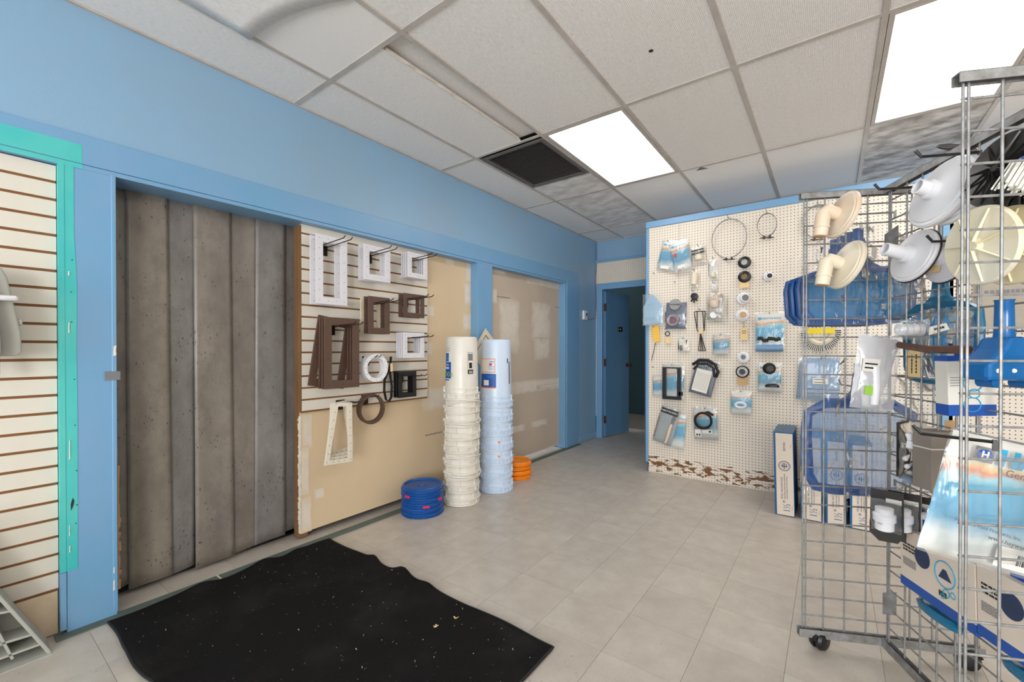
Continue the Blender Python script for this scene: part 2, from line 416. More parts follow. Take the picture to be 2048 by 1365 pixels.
# ---- left wall: sloping old header over three openings
wl = struct('wall_left', MB().box(-.3, 0, -3.5, 5.55, 2.12, 2.80).box(-.3, 0, 5.0, 5.55, 0, 2.12).box(-.3, -.045, -3.5, .34, 0, 2.1), BLUE, 'glossy light blue painted wall with boxed-in shop openings')
def ztop(y): return 2.172+.0098*y
def zbot(y): return 2.022+.0062*y
def header(x0, x1, za, zb, ya, yb):
    mb = MB()
    vs = []
    for y in (ya, yb):
        for x in (x0, x1): vs += [(x, y, za(y)), (x, y, zb(y))]
    return mb.add(vs, [(0, 2, 3, 1), (4, 5, 7, 6), (0, 1, 5, 4), (2, 6, 7, 3), (0, 4, 6, 2), (1, 3, 7, 5)])
struct('trim_1', header(-.3, .010, lambda y: zbot(y)+.022, ztop, -3.5, 5.01), BLUE2, 'wide flat blue header board above the openings', bevel=.002)
struct('trim_2', header(-.3, .006, zbot, lambda y: zbot(y)+.021, -3.5, 4.7), BLUE2, 'thin pale blue stop bead under the header board', bevel=.002)
p1 = sbox('trim_3', BLUE2, (-.3, .004, .338, .502, 0, 2.03), 'blue post with a teal painted edge beside the vinyl strips', bevel=.003)
obj('teal_paint_band', MB().prism([(.3185, 0.27), (.372, .27), (.374, .9), (.372, 1.25), (.375, 1.5), (.366, 1.75), (.367, 2.028), (.3185, 2.026)], -.0006, 0, T(.005, 0, 0) @ RZ(90)), TEAL, p1)
obj('post_bead', MB().box(-.04, .008, .318, .3365, .02, .268), BLUE2, p1)
obj('post_bead', MB().box(-.04, .0075, .318, .3365, .27, 2.03), TEAL, p1)
obj('post_bead', MB().box(-.05, .008, .486, .5035, .02, 2.03), BLUE2, p1, bevel=.003)
obj('teal_paint_band', header(.0101, .0107, lambda y: zbot(y)+.024, lambda y: zbot(y)+.105, -1, .392), TEAL, D.objects['trim_1'])
obj('teal_paint_band', header(.0062, .0068, zbot, lambda y: zbot(y)+.021, -1, .395), TEAL, D.objects['trim_2'])
mbs = MB(); mbc = MB()
random.seed(3)
for (y, z, w_, h_) in [(.486, .12, .006, .05), (.487, .2, .005, .03), (.49, 1.2, .012, .05), (.345, .35, .004, .03), (.345, .42, .003, .05), (.346, .75, .004, .09), (.346, 1.3, .005, .05), (.346, 1.55, .006, .02)]:
    mbs.prism([(y, z), (y+w_, z+h_*.1), (y+w_*.8, z+h_*.5), (y+w_, z+h_), (y+w_*.2, z+h_*.9)], -.0006, 0, T(.0088, 0, 0) @ RZ(90))
obj('paint_chip', mbs, PAPER, p1)
mbs = MB()
for k in range(26):
    z = .12+k*.022; mbs.box(-.02, .0085+random.random()*.003, .5035, .5035+.004+.009*random.random()*(1 if k < 15 else .4), z, z+.024)
obj('splintered_edge', mbs, WOOD, p1)
obj('duct_tape', MB().box(.0085, .0093, .462, .515, 1.09, 1.13), INKG, p1)
mbs = MB()
for (y, z) in [(.36, 1.62), (.356, 1.48), (.357, 1.35), (.366, .9), (.37, .7), (.37, .55), (.367, .47), (.365, 1.1)]: mbs.cyl((.005, y, z), (.0062, y, z), .0025, 8)
mbs.prism([(.351, .53), (.358, .55), (.361, .57), (.357, .585), (.351, .56)], -.0008, 0, T(.0075, 0, 0) @ RZ(90))
obj('nail_hole', mbs, INK, p1)
p2 = sbox('trim_4', BLUE2, (-.2, .004, 3.03, 3.245, 0, 2.06), 'blue post between the two drywall panels', bevel=.003)
p3 = struct('trim_5', MB().box(-.2, .012, 4.70, 5.012, .005, 2.1).box(-.09, .004, 4.668, 4.701, .005, 2.06), BLUE2, 'blue jamb board at the corridor end of the drywall', bevel=.003)
sbox('baseboard_left', BLUE, (0, .012, 5.012, 5.54, .002, .09), 'blue baseboard between jamb and door corner', bevel=.002)
# drywall infill
def jag(pts, amp, n=6, seed=0):
    random.seed(seed); out = []
    for i, (a, b) in enumerate(pts):
        c, d = pts[(i+1) % len(pts)]
        for k in range(n):
            t = k/n; out.append((a+(c-a)*t+random.uniform(-amp, amp), b+(d-b)*t+random.uniform(-amp, amp)))
    return out
def grow(p):
    cx_ = sum(a for a, b in p)/4; cz_ = sum(b for a, b in p)/4; return [(cx_+(a-cx_)*1.25, cz_+(b-cz_)*1.2) for a, b in p]
def patches(parent, xf, L, mm):
    for k, (pts, amp) in enumerate(L):
        obj('joint_compound', MB().add([(xf+.0006+.00005*k, a, b) for a, b in grow(pts)], [(0, 1, 2, 3)]), mm, parent)
def rect(a, b, c, d): return [(a, b), (c, b), (c, d), (a, d)]
d1 = struct('wall_infill_1', MB().box(-.10, -.086, 1.405, 3.03, .045, 2.06), DRY1, 'tan drywall panel behind the slatted display', cat='wall')
obj('stud', MB().box(-.165, -.10, 1.40, 1.46, .01, 2.04), WOOD, d1, bevel=.003)
obj('plaster_edge', MB().box(-.1005, -.0855, 1.3985, 1.4065, .045, .80), PAPER, d1)
mbs = MB(); random.seed(5)
for k in range(50):
    z = .06+k*.0145; mbs.box(-.101, -.085+random.uniform(-.002, .004), 1.395+random.uniform(-.003, .004), 1.402, z, z+.015)
obj('torn_gypsum_edge', mbs, GASKET, d1)
patches(d1, -.086, [(rect(1.42, .60, 1.475, .80), .008), (rect(1.41, .30, 1.455, .58), .008), (rect(1.41, .06, 1.47, .26), .008), (rect(1.50, .24, 1.56, .30), .008),
    (rect(2.47, .72, 2.98, .90), .006), (rect(2.47, 1.52, 2.56, 1.60), .01), (rect(2.47, 1.18, 2.54, 1.29), .01), (rect(2.93, 1.42, 3.03, 1.56), .012), (rect(2.95, 1.66, 3.03, 1.84), .012),
    (rect(2.97, 1.88, 3.03, 2.05), .01), (rect(2.93, 1.2, 3.03, 1.3), .012), (rect(2.7, 1.99, 2.8, 2.04), .008)], MUD1)
d2 = struct('wall_infill_2', MB().box(-.10, -.086, 3.24, 4.70, .045, 2.06), DRY2, 'greyish drywall panel with white filler patches', cat='wall')
L2 = []
for (a, b, c, d) in [(1001, 605, 1036, 702), (1066, 612, 1098, 675), (1070, 680, 1097, 718), (1020, 755, 1130, 790), (1064, 838, 1092, 856), (1126, 590, 1131, 640), (1126, 655, 1131, 720), (1125, 820, 1131, 870), (985, 533, 1010, 545), (1060, 556, 1128, 566), (984, 580, 993, 605), (1022, 848, 1048, 868), (1094, 890, 1110, 897), (1080, 765, 1130, 778)]:
    q0, q1 = onx(a, d, -.086), onx(c, b, -.086); L2.append((rect(q0.y, q0.z, q1.y, q1.z), .012))
patches(d2, -.086, L2, MUD2)
for (px, py, s) in [(1000, 594, .34), (1118, 616, .2)]:
    p = onx(px, py, -.0858); scrawl(s, .01, INKG, d2, T(p.x, p.y, p.z) @ RZ(90), 14)
p = onx(868, 868, -.0858); scrawl(.2, .012, INKG, d1, T(*p) @ RZ(90), 10)
sbox('baseboard_opening', GREENSTRIP, (-.012, .052, .30, 5.0, -.001, .006), 'worn green-grey metal threshold strip along the openings', cat='threshold')
obj('sill_chip', MB().box(-.014, .054, .905, .913, .0, .0066), GASKET, D.objects['baseboard_opening'])
# the store room behind the strips
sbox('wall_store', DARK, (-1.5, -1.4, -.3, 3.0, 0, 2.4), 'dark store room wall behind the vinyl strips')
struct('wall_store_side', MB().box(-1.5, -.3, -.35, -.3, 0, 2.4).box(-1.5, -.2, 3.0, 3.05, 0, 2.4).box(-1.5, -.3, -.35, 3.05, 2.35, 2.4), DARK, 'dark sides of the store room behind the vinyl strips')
o = obj('doormat', MB().box(-.75, -.22, .62, 1.7, .001, .012), BLACKR); tag(o, 'black rubber mat lying behind the vinyl strips', 'mat')
# ---- back wall with doorway
YB = 5.55
wb_ = struct('wall_back', MB().box(-.3, 1.17, YB, YB+.12, 2.15, 2.8).box(-.3, -.0, YB, YB+.12, 0, 2.8).box(.7, 1.17, YB, YB+.12, 0, 2.2), BLUE, 'blue end wall above the store doorway')
obj('peg_panel', MB().box(.0, 1.165, YB-.006, YB, 2.15, 2.44), PEGP, wb_)
obj('peg_panel', MB().box(.0, .022, YB-.006, YB, .3, 2.15), PEGP, wb_)
obj('ledge', MB().box(0, 1.165, YB-.03, YB, 2.44, 2.475), BLUE2, wb_, bevel=.003)
dc = struct('trim_6', MB().box(.012, .095, YB-.02, YB+.13, 0, 2.15).box(.70, .79, YB-.02, YB+.13, 0, 2.15).box(.095, .70, YB-.0195, YB+.13, 2.063, 2.149), BLUE2, 'blue casing around the open doorway', bevel=.004)
door = thing('door_1', 'blue door standing open into the dark back room', 'door', (.10, YB+.06, 0), R(80)); door['kind'] = 'structure'
obj('leaf', MB().box(0, .60, -.018, .018, .012, 2.045), BLUED, door, bevel=.002)
hg = MB()
for z in (.25, 1.05, 1.82):
    h_ = obj('hinge', MB().box(-.014, .004, -.024, -.0, z-.05, z+.05).cyl((-.006, -.022, z-.055), (-.006, -.022, z+.055), .007, 8), BRONZE, door)
kn = obj('door_knob', MB().lathe([(.03, 0), (.03, .006), (.012, .01), (.012, .03), (.026, .04), (.03, .052), (.024, .064), (.008, .068)], 16, T(.545, -.018, 1.0) @ RX(90)), BRONZE, door, smooth=True)
pl = obj('door_sign', MB().box(.30, .42, -.0215, -.018, 1.49, 1.56), BLACKP, door, bevel=.001)
obj('sign_mark', MB().box(.345, .38, -.0222, -.0214, 1.518, 1.532).box(.312, .317, -.0222, -.0214, 1.50, 1.55), MANILA, door)['kind'] = 'stuff'
# back room
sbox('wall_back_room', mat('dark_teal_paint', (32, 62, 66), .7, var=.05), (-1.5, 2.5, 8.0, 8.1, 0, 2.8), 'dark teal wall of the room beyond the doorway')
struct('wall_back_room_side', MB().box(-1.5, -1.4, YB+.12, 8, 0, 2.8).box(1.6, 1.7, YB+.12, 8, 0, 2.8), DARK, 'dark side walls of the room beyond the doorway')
bt = thing('back_cabinet', 'brown wooden cabinet standing in the dark back room', 'cabinet', (.32, 7.1, 0))
obj('carcass', MB().box(-.12, .12, 0, .5, .001, .78), WOODD, bt, bevel=.004); obj('counter_top', MB().box(-.14, .14, -.02, .52, .78, .80), GREYP, bt); obj('door_panel', MB().box(-.10, .10, -.012, 0, .08, .7), WOOD, bt, bevel=.003)
ht = thing('water_heater', 'white cylindrical tank half hidden in the dark back room', 'tank', (.78, 7.1, 0))
obj('tank_body', MB().lathe([(.20, .02), (.235, .03), (.235, 1.1), (.22, 1.14), (.1, 1.16)], 28), WHITEP, ht, smooth=True); obj('base_ring', MB().lathe([(.2, .001), (.2, .03)], 24), BLACKP, ht)
obj('pipe', MB().tube([(0, 0, 1.1), (0, 0, 1.9)], .012, 8), CHROME, ht)
# ---- pegboard partition
PX0, PY = 1.168, 4.30
pw = struct('wall_pegboard', MB().box(PX0, 6.3, PY, PY+.05, 0, 2.45).box(PX0, PX0+.05, PY, YB, 0, 2.45), BLUE, 'partition faced with white pegboard panels')
xs_ = [PX0+.006, 1.47, 2.69, 3.40]
for a, b in zip(xs_[:-1], xs_[1:]): obj('peg_panel', MB().box(a+.0012, b-.0012, PY-.006, PY, .002, 2.45), PEG, pw)
sbox('trim_7', BLUE2, (PX0-.02, 3.40, PY-.022, PY+.07, 2.45, 2.512), 'blue cap rail on top of the pegboard partition', bevel=.004)
sbox('trim_8', BLUE2, (PX0-.018, PX0+.006, PY-.012, PY+.05, .10, 2.45), 'blue corner strip on the free end of the pegboard', bevel=.002)
PY2 = 4.215; PX1 = ony(1886, 700, PY2).x
pw2 = struct('wall_pegboard_return', MB().box(PX1, PX1+.05, PY2, PY, 0, 2.45).box(PX1, 6.3, PY2+.006, PY2+.05, 0, 2.45), BLUE, 'stepped-forward pegboard partition behind the wire rack')
obj('peg_panel', MB().box(PX1+.028, 4.9, PY2, PY2+.006, .002, 2.45), PEGP, pw2); obj('peg_panel', MB().box(4.902, 6.3, PY2, PY2+.006, .002, 2.45), PEGP, pw2)
obj('corner_strip', MB().box(PX1-.002, PX1+.03, PY2-.008, PY2+.02, .05, 2.45), BLUE2, pw2)
# ---- unseen shop side: right wall and street wall with windows
sbox('wall_right', mat('pale_wall_paint', (206, 200, 190), .6), (6.2, 6.3, -3.6, 4.4, 0, 2.8), 'pale wall at the far side of the shop')
struct('wall_front', MB().box(-.3, 6.3, -3.6, -3.45, 0, .5).box(-.3, 6.3, -3.6, -3.45, 2.4, 2.8).box(-.3, .5, -3.6, -3.45, .5, 2.4).box(2.7, 3.5, -3.6, -3.45, .5, 2.4).box(5.7, 6.3, -3.6, -3.45, .5, 2.4), BLUE, 'street wall with the shop windows')
for n, xw in ((1, .5), (2, 3.5)):
    struct('window_%d' % n, MB().frame(2.2, 1.9, .05, -.03, .03, T(xw+1.1, -3.52, 1.45)), STEEL, 'metal framed shop window facing the street')
# ---- ceiling
ceil = sbox('ceiling', mat('dark_plenum', (96, 90, 86), .9), (-.3, 6.3, -3.6, 8.2, 2.80, 2.86), 'suspended ceiling of off-white lay-in tiles')
xe = [0]+[.4023+.61*k for k in range(10)]; xe[-1] = 6.2
ye = [-3.45]+[1.3298+1.22*j for j in range(-3, 4)]+[5.55]
lights_at = [(2, 5), (5, 5), (6, 2)]  # the last one is out of view, added for more even lighting
def ctile(x0, x1, y0, y1, m, z=0, nm='ceiling_tile', bev=.003):
    o = obj(nm, MB().box(-(x1-x0)/2+.006, (x1-x0)/2-.006, -(y1-y0)/2+.006, (y1-y0)/2-.006, 0, .014), m, ceil)
    o.location = ((x0+x1)/2, (y0+y1)/2, H+z+.002); return o
random.seed(11)
for i in range(len(xe)-1):
    for j in range(len(ye)-1):
        a, b, c, d = xe[i], xe[i+1], ye[j], ye[j+1]
        if (i, j) in lights_at: continue
        if (i, j) == (1, 5): ctile(a, b, 3.36, d, CEILM, .002); continue
        if (i, j) == (1, 4):
            ctile(a, .846, c, d, CEIL); ctile(.80, b+.02, c-.01, d+.01, CEIL, .035); continue
        if (i, j) == (1, 3):
            ctile(a, b, .90, d, CEILP, -.001)
            mb = MB().grid(lambda u, v: Vector((a+.01+(b-a-.02)*u, c+.01+(.90+.16*u*u-c)*v, H+.008-.03*(v**3)*(1-.5*u))), 10, 12)
            obj('ceiling_tile', mb, CEIL, ceil, smooth=True, solid=.01); continue
        m = CEILD if (i, j) == (5, 6) else (CEILP if j >= 6 else CEIL)
        if (i, j) in ((1, 6),): m = CEILM
        o = ctile(a, b, c, d, m, random.uniform(-.001, .002))
for k, x in enumerate(xe[1:-1]):
    obj('grid_runner', MB().box(x-.0125, x+.0125, -3.45, 5.55, H-.004, H+.002).box(x-.002, x+.002, -3.45, 5.55, H+.002, H+.03), GRIDM, ceil)
for y in ye[1:-1]:
    for i in range(len(xe)-1):
        obj('grid_cross_tee', MB().box(xe[i]+.0125*(i > 0), xe[i+1]-.0125, y-.0125, y+.0125, H-.0035, H+.002), GRIDM, ceil)
obj('wall_angle', MB().box(0, .018, -3.45, 5.55, H-.006, H+.001), GRIDM, ceil)
obj('wall_angle', MB().box(0.018, 1.2, 5.535, 5.55, H-.006, H+.001), GRIDM, ceil)
obj('tile_hole', MB().lathe([(.012, 0), (.010, .001)], 10, T(*onz(1302, 102, H-.0005))), INK, ceil)
p = onz(1402, 336, H-.0008); obj('torn_corner', MB().add([(p.x-.045, p.y+.04, p.z), (p.x+.045, p.y+.05, p.z), (p.x+.0, p.y-.02, p.z), (p.x-.045, p.y+.04, p.z+.001), (p.x+.045, p.y+.05, p.z+.001), (p.x+.0, p.y-.02, p.z+.001)], [(0, 1, 2), (5, 4, 3), (0, 3, 4, 1), (1, 4, 5, 2), (2, 5, 3, 0)]), GRIDD, ceil)
mbs = MB(); random.seed(9)
yy = 1.36; pts = []
while yy < 2.53: pts.append((.846+random.uniform(-.006, .006), yy)); yy += .05
for (x0, y0), (x1, y1) in zip(pts, pts[1:]): mbs.add([(x0, y0, H-.002), (x1, y1, H-.002), (.834, y1, H+.012), (.834, y0, H+.012), (.852, y0, H+.014), (.852, y1, H+.014)], [(0, 1, 2, 3), (0, 4, 5, 1)])
obj('broken_tile_edge', mbs, PLASTER, ceil)
LLAB = ['lit ceiling light panel beside the dark air vent', 'lit ceiling light panel above the wire display rack', 'unseen ceiling light panel added to even out the shop lighting']
EM = m_emit('lit_diffuser', FIX)
for (i, j), lb in zip(lights_at, LLAB):
    a, b, c, d = xe[i], xe[i+1], ye[j], ye[j+1]
    t = thing('ceiling_light', lb, 'light', ((a+b)/2, (c+d)/2, H)); w_, h_ = b-a, d-c
    M = RX(-90)
    obj('frame', MB().frame(w_-.03, h_-.03, .022, -.004, .012, RX(90)), GRIDM, t)
    obj('diffuser', MB().box(-w_/2+.036, w_/2-.036, -h_/2+.036, h_/2-.036, .002, .008), EM, t)
    obj('housing', MB().box(-w_/2+.02, w_/2-.02, -h_/2+.02, h_/2-.02, .014, .055), GRIDM, t)
v = thing('air_vent', 'dark grey louvred air return vent set in the ceiling', 'vent', (.715, 2.95, H), 0); W_, L_ = .56, .72
obj('frame', MB().frame(W_, L_, .03, -.008, .002, RX(90)), VENTM, v, bevel=.002)
obj('backing', MB().box(-W_/2+.01, W_/2-.01, -L_/2+.01, L_/2-.01, .03, .04), DARK, v)
sl = MB().box(-W_/2+.03, W_/2-.03, -.008, .008, -.001, .001, RX(35)).mesh('slat')
for k in range(30):
    o = obj('slat', sl, VENTM, v); o.location = (0, -L_/2+.04+k*(L_-.08)/29, .004)

# ================================================================== LEFT WALL THINGS
XS = -.06
def slatwall(label, xf, y0, y1, z0, z1, group=None):
    t = thing('slatwall_display', label, 'display panel', (xf, y0, z0))
    obj('core', MB().box(-.022, -.0045, 0.001, y1-y0-.001, 0, z1-z0), GROOVE, t)
    n = int(round((z1-z0)/.0762)); me = {}
    for k in range(n):
        a = z1-z0-(k+1)*.0762+.0115; b = z1-z0-k*.0762
        if a < 0: a = 0
        key = round(b-a, 4)
        if key not in me: me[key] = MB().box(-.0125, 0, 0, y1-y0, 0, key).mesh('slat')
        o = obj('slat', me[key], WHITE_SLAT, t); o.location = (0, 0, a)
    return t
slatwall('white slatwall board hung with faceplate frames', XS, 1.40, 2.465, .825, 2.0445)
obj('end_strip', MB().box(-.026, -.0, -.002, .0, 0, 1.2), WOOD, D.objects['slatwall_display'])
slatwall('white slatwall board with bare plywood below, beside the teal post', -.022, -.6, .316, .19, 2.019)
obj('plywood_base', MB().box(-.022, -.004, 0, .914, -.185, -.002), PLYW, D.objects['slatwall_display.001'])

# vinyl strip curtain
cu = thing('strip_curtain', 'dusty hanging vinyl strip curtain in the store opening', 'curtain', (-.17, .5, 0))
obj('rail', MB().box(-.06, -.04, 0, 1.0, 2.0, 2.03), STEELD, cu)
sp = [(226, 258, 0, .0, .05), (250, 336, 0, .006, .028), (328, 394, 2, -.004, .03), (386, 462, 1, .008, .02), (455, 516, 1, .002, .03), (511, 570, 2, .008, .04), (562, 606, 3, -.002, .06), (588, 640, 3, .004, .06)]
for k, (a, b, mi, off, zb_) in enumerate(sp):
    ya, yb = onx(a, 700, -.17).y-.5, onx(b, 700, -.17).y-.5
    def fn(u, v, ya=ya, yb=yb, off=off, zb_=zb_, k=k):
        z = zb_+(2.05-zb_)*v; lo = (1-v)
        x = off+.005*math.sin(PI*u)*(1 if k % 2 else -1)+.006*lo*math.sin(3.1*k+4*u)+.012*lo*lo*(u-.5)*(1 if k % 2 else -.6)
        return Vector((x, ya+(yb-ya)*u+.012*lo*math.sin(k*2.3), z+(.01*(u-.5) if v == 0 else 0)))
    obj('strip', MB().grid(fn, 8, 24), STRIPM[mi], cu, smooth=True, solid=.003)

# hooks and faceplate frames
def at_slat(px, py, d): return onx(px, py, XS+d)
def prong_hook(p, label, L=.22, gap=.05, rise=.01):
    t = thing('slatwall_hook', label, 'hook', p, PI/2, 'slatwall display hooks')
    obj('back_plate', MB().box(-gap/2-.012, gap/2+.012, -.006, -.001, -.055, .012), HOOKB, t)
    for s in (-1, 1):
        obj('prong', MB().tube([(s*gap/2, 0, 0), (s*gap/2, -L*.5, rise*.5), (s*gap/2, -L+.015, rise), (s*gap/2, -L-.004, rise+.012)], .0032, 6), HOOKB, t)
    return t
def holes(pts, y, r, parent):
    mb = MB()
    for x, z in pts: mb.add([(x+r*math.cos(2*PI*k/6), y, z+r*math.sin(2*PI*k/6)) for k in range(6)], [tuple(range(6))])
    return obj('screw_hole', mb, INK, parent)
def rim_pts(w, h, b, nx, nz):
    o = []
    for k in range(nx+1):
        x = -w/2+b/2+(w-b)*k/nx; o += [(x, h/2-b/2), (x, -h/2+b/2)]
    for k in range(1, nz):
        z = -h/2+b/2+(h-b)*k/nz; o += [(-w/2+b/2, z), (w/2-b/2, z)]
    return o
def face_frames(rects, d, n, gap, m, bar, label, hook_label, nx=3, nz=6, rots=(0,), cat='frame', mats=None, th=.012, hook=True):
    x0, y0, x1, y1 = rects; a, b = at_slat(x0, y0, d), at_slat(x1, y1, d)
    w_, h_ = b.y-a.y, a.z-b.z; yc, zc = (a.y+b.y)/2, (a.z+b.z)/2
    for i in range(n):
        dd = d-i*gap; rot = rots[i % len(rots)]
        lab = label+', '+['front one', 'second', 'third', 'rearmost'][i]+' on its hook' if isinstance(label, str) else label[i % len(label)]
        # each frame swings on the prongs about the middle of its top bar
        M = T(XS+dd, yc, zc+h_/2-bar) @ RZ(90) @ RY(rot) @ T(0, 0, -h_/2+bar)
        t = thing('skimmer_faceplate', lab, cat, M=M, group='pool fitting frames on the slatwall')
        mm = mats[i] if mats else m
        obj('ring', MB().frame(w_, h_, bar, -th/2, th/2), mm, t, bevel=.0025)
        holes(rim_pts(w_, h_, bar, nx, nz), -th/2-.0004, .0026, t)
    if hook: prong_hook((XS, yc, zc+h_/2-bar-.004), hook_label, L=d+.19, gap=min(.05, w_-2*bar-.01))
face_frames((631, 466, 694, 613), .12, 2, .07, LAVP, .048, 'tall white faceplate frame by the wood stud', 'hook carrying the tall white frames')
face_frames((727, 487, 780, 567), .12, 2, .06, LAVP, .045, 'medium white faceplate frame next to the tall white ones', 'hook carrying the medium white frames', 3, 3)
face_frames((815, 503, 854, 561), .12, 4, .024, LAVP, .04, 'small white faceplate frame stacked at the top row end', 'hook carrying the small white frames on the top row', 2, 3)
face_frames((736, 592, 779, 669), .14, 3, .045, BROWNP, .042, ['square brown faceplate frame, front one below the medium white frames', 'square brown faceplate frame, second below the medium white frames', 'cream faceplate frame hanging behind two brown ones'], 'hook carrying the square brown frames', 2, 4, mats=[BROWNP, BROWNP, CREAMP])
face_frames((807, 586, 848, 637), .12, 2, .055, BROWNP, .035, 'small brown faceplate frame below the small white ones', 'hook carrying the small brown frames', 2, 3)
face_frames((648, 634, 718, 774), .15, 4, .028, BROWNP, .05, ['large brown faceplate frame, front one below the tall white frames', 'large brown faceplate frame, second below the tall white frames', 'large brown faceplate frame, third below the tall white frames', 'large brown faceplate frame hanging crooked behind the others'], 'hook carrying the large brown frames', 2, 5, rots=(0, 0, 1, 9))
face_frames((806, 665, 848, 716), .14, 4, .025, LAVP, .038, 'small white faceplate frame stacked beside the white buckets', 'hook carrying the lower small white frames', 2, 3)
face_frames((797, 744, 832, 793), .10, 3, .028, BLACKP, .034, 'black square faceplate frame near the slatwall bottom', 'hook carrying the black square frames', 2, 3)
def ring_thing(px, py, rpx, d, m, label, bar, th=.02, off=(0, 0), hook=None, n=12, rot=0):
    c = at_slat(px, py, d); r = rpx*depth(c)/FPX
    t = thing('faceplate_ring', label, 'ring', M=T(*c) @ RZ(90+rot), group='round fitting rings on the slatwall')
    obj('ring', MB().lathe([(r-bar, -th/2), (r, -th/2), (r, th/2), (r-bar, th/2)], 36, RX(90), closed=True), m, t, smooth=True)
    holes([((r-bar/2)*math.cos(2*PI*k/n), (r-bar/2)*math.sin(2*PI*k/n)) for k in range(n)], -th/2-.0005, .0028, t)
    if hook: prong_hook((XS, c.y, c.z+r-bar-.005), hook, L=d+.06, gap=.03)
    return t
ring_thing(748, 736, 28, .10, WHITEP, 'white round faceplate ring beside the black strap', .026, .055, hook='hook carrying the white round ring')
ring_thing(744, 819, 30, .09, BROWNP, 'brown round gasket ring, front one on the lowest hook row', .018, .01, hook='hook carrying the brown rings')
ring_thing(740, 817, 30, .04, BROWNP, 'brown round gasket ring, rear one on the lowest hook row', .018, .01)
# black perforated strap
c = at_slat(777, 760, .10); t = thing('rubber_strap', 'black perforated rubber strap looped over a hook', 'strap', M=T(*c) @ RZ(90))
loop = [(.022, 0, .17), (.015, 0, .10), (-.005, .004, .05), (-.03, .006, 0), (-.035, .004, -.08), (-.022, 0, -.145), (0, -.004, -.16), (.022, -.004, -.13), (.03, 0, -.05), (.018, .003, .03), (.012, .004, .10)]
mb = MB()
for a, b in zip(loop, loop[1:]):
    a, b = Vector(a), Vector(b); n_ = Vector((-(b-a).z, 0, (b-a).x)).normalized()*.002
    mb.add([a+n_+Vector((0, -.012, 0)), b+n_+Vector((0, -.012, 0)), b-n_+Vector((0, -.012, 0)), a-n_+Vector((0, -.012, 0)), a+n_+Vector((0, .012, 0)), b+n_+Vector((0, .012, 0)), b-n_+Vector((0, .012, 0)), a-n_+Vector((0, .012, 0))], [(0, 1, 2, 3), (7, 6, 5, 4), (0, 4, 5, 1), (1, 5, 6, 2), (2, 6, 7, 3), (3, 7, 4, 0)])
obj('strap_band', mb, BLACKR, t); obj('label_tag', MB().box(.006, .026, -.016, -.013, .06, .12), MANILA, t)
# cream wedge gaskets
def gasket(px, py, d, wt, wb_w, h, label, rot, lean):
    c = at_slat(px, py, d)
    t = thing('skimmer_gasket', label, 'gasket', M=T(*c) @ RZ(90+lean) @ RY(rot), group='cream skimmer gaskets on the bottom hook')
    o_ = [(-wb_w/2, -h), (wb_w/2, -h), (wt/2, 0), (-wt/2, 0)]; b = .034
    i_ = [(-wb_w/2+b, -h+b*.8), (wb_w/2-b, -h+b*.8), (wt/2-b, -b*.7), (-wt/2+b, -b*.7)]
    vs = [Vector((x, y, z)) for y in (-.003, .003) for x, z in o_+i_]; fs = []
    for k in range(4):
        l = (k+1) % 4; fs += [(k, l, l+4, k+4), (k+8, k+12, l+12, l+8), (k, k+8, l+8, l), (k+4, l+4, l+12, k+12)]
    obj('gasket_band', MB().add(vs, fs), GASKET, t, bevel=.001)
    hp = []
    for k in range(8):
        f = k/7; hp += [(-wb_w/2+b/2+(wb_w-wt)/2*f, -h+b*.5+(h-b*.7)*f), (wb_w/2-b/2-(wb_w-wt)/2*f, -h+b*.5+(h-b*.7)*f)]
    hp += [(x, -h+b*.45) for x in (-.04, 0, .04)]
    holes(hp, -.0036, .003, t)
for k, (px, py, d, r, ln) in enumerate([(686, 806, .20, 5, 4), (684, 806, .16, 3, 0), (681, 805, .12, 1, 4), (677, 804, .075, -4, 10)]):
    gasket(px, py, d, .135, .205, .385-.012*k, 'cream trapezoid skimmer gasket, %s on the lowest slatwall hook' % ['front one', 'second', 'third', 'rearmost'][k], r, ln)
c = at_slat(680, 806, .0); prong_hook((XS, c.y, c.z+.008), 'hook carrying the cream gaskets', L=.24, gap=.04)

# thermostat and its cable
c = onx(1168, 631, 0)
t = thing('thermostat', 'small white thermostat on the blue wall by the door', 'thermostat', (0, c.y, c.z), PI/2)
obj('case', MB().box(-.05, .05, -.028, 0, -.06, .06), WHITEP, t, bevel=.006); obj('display', MB().box(.005, .036, -.0295, -.028, -.012, .03), INK, t)
obj('button', MB().box(-.03, -.012, -.03, -.028, -.04, -.03).box(-.008, .01, -.03, -.028, -.04, -.03), GREYP, t)
cb = obj('thermostat_cable', MB().tube([(.004, 5.23, 1.66), (.006, 5.35, 1.64), (.008, 5.49, 1.67), (.01, 5.525, 1.78), (.012, 5.53, 2.0), (.008, 5.515, 2.2), (.012, 5.535, 2.45), (.012, 5.53, 2.72)], .004, 6), INKG)
tag(cb, 'thin grey cable running up the wall corner from the thermostat', 'cable')

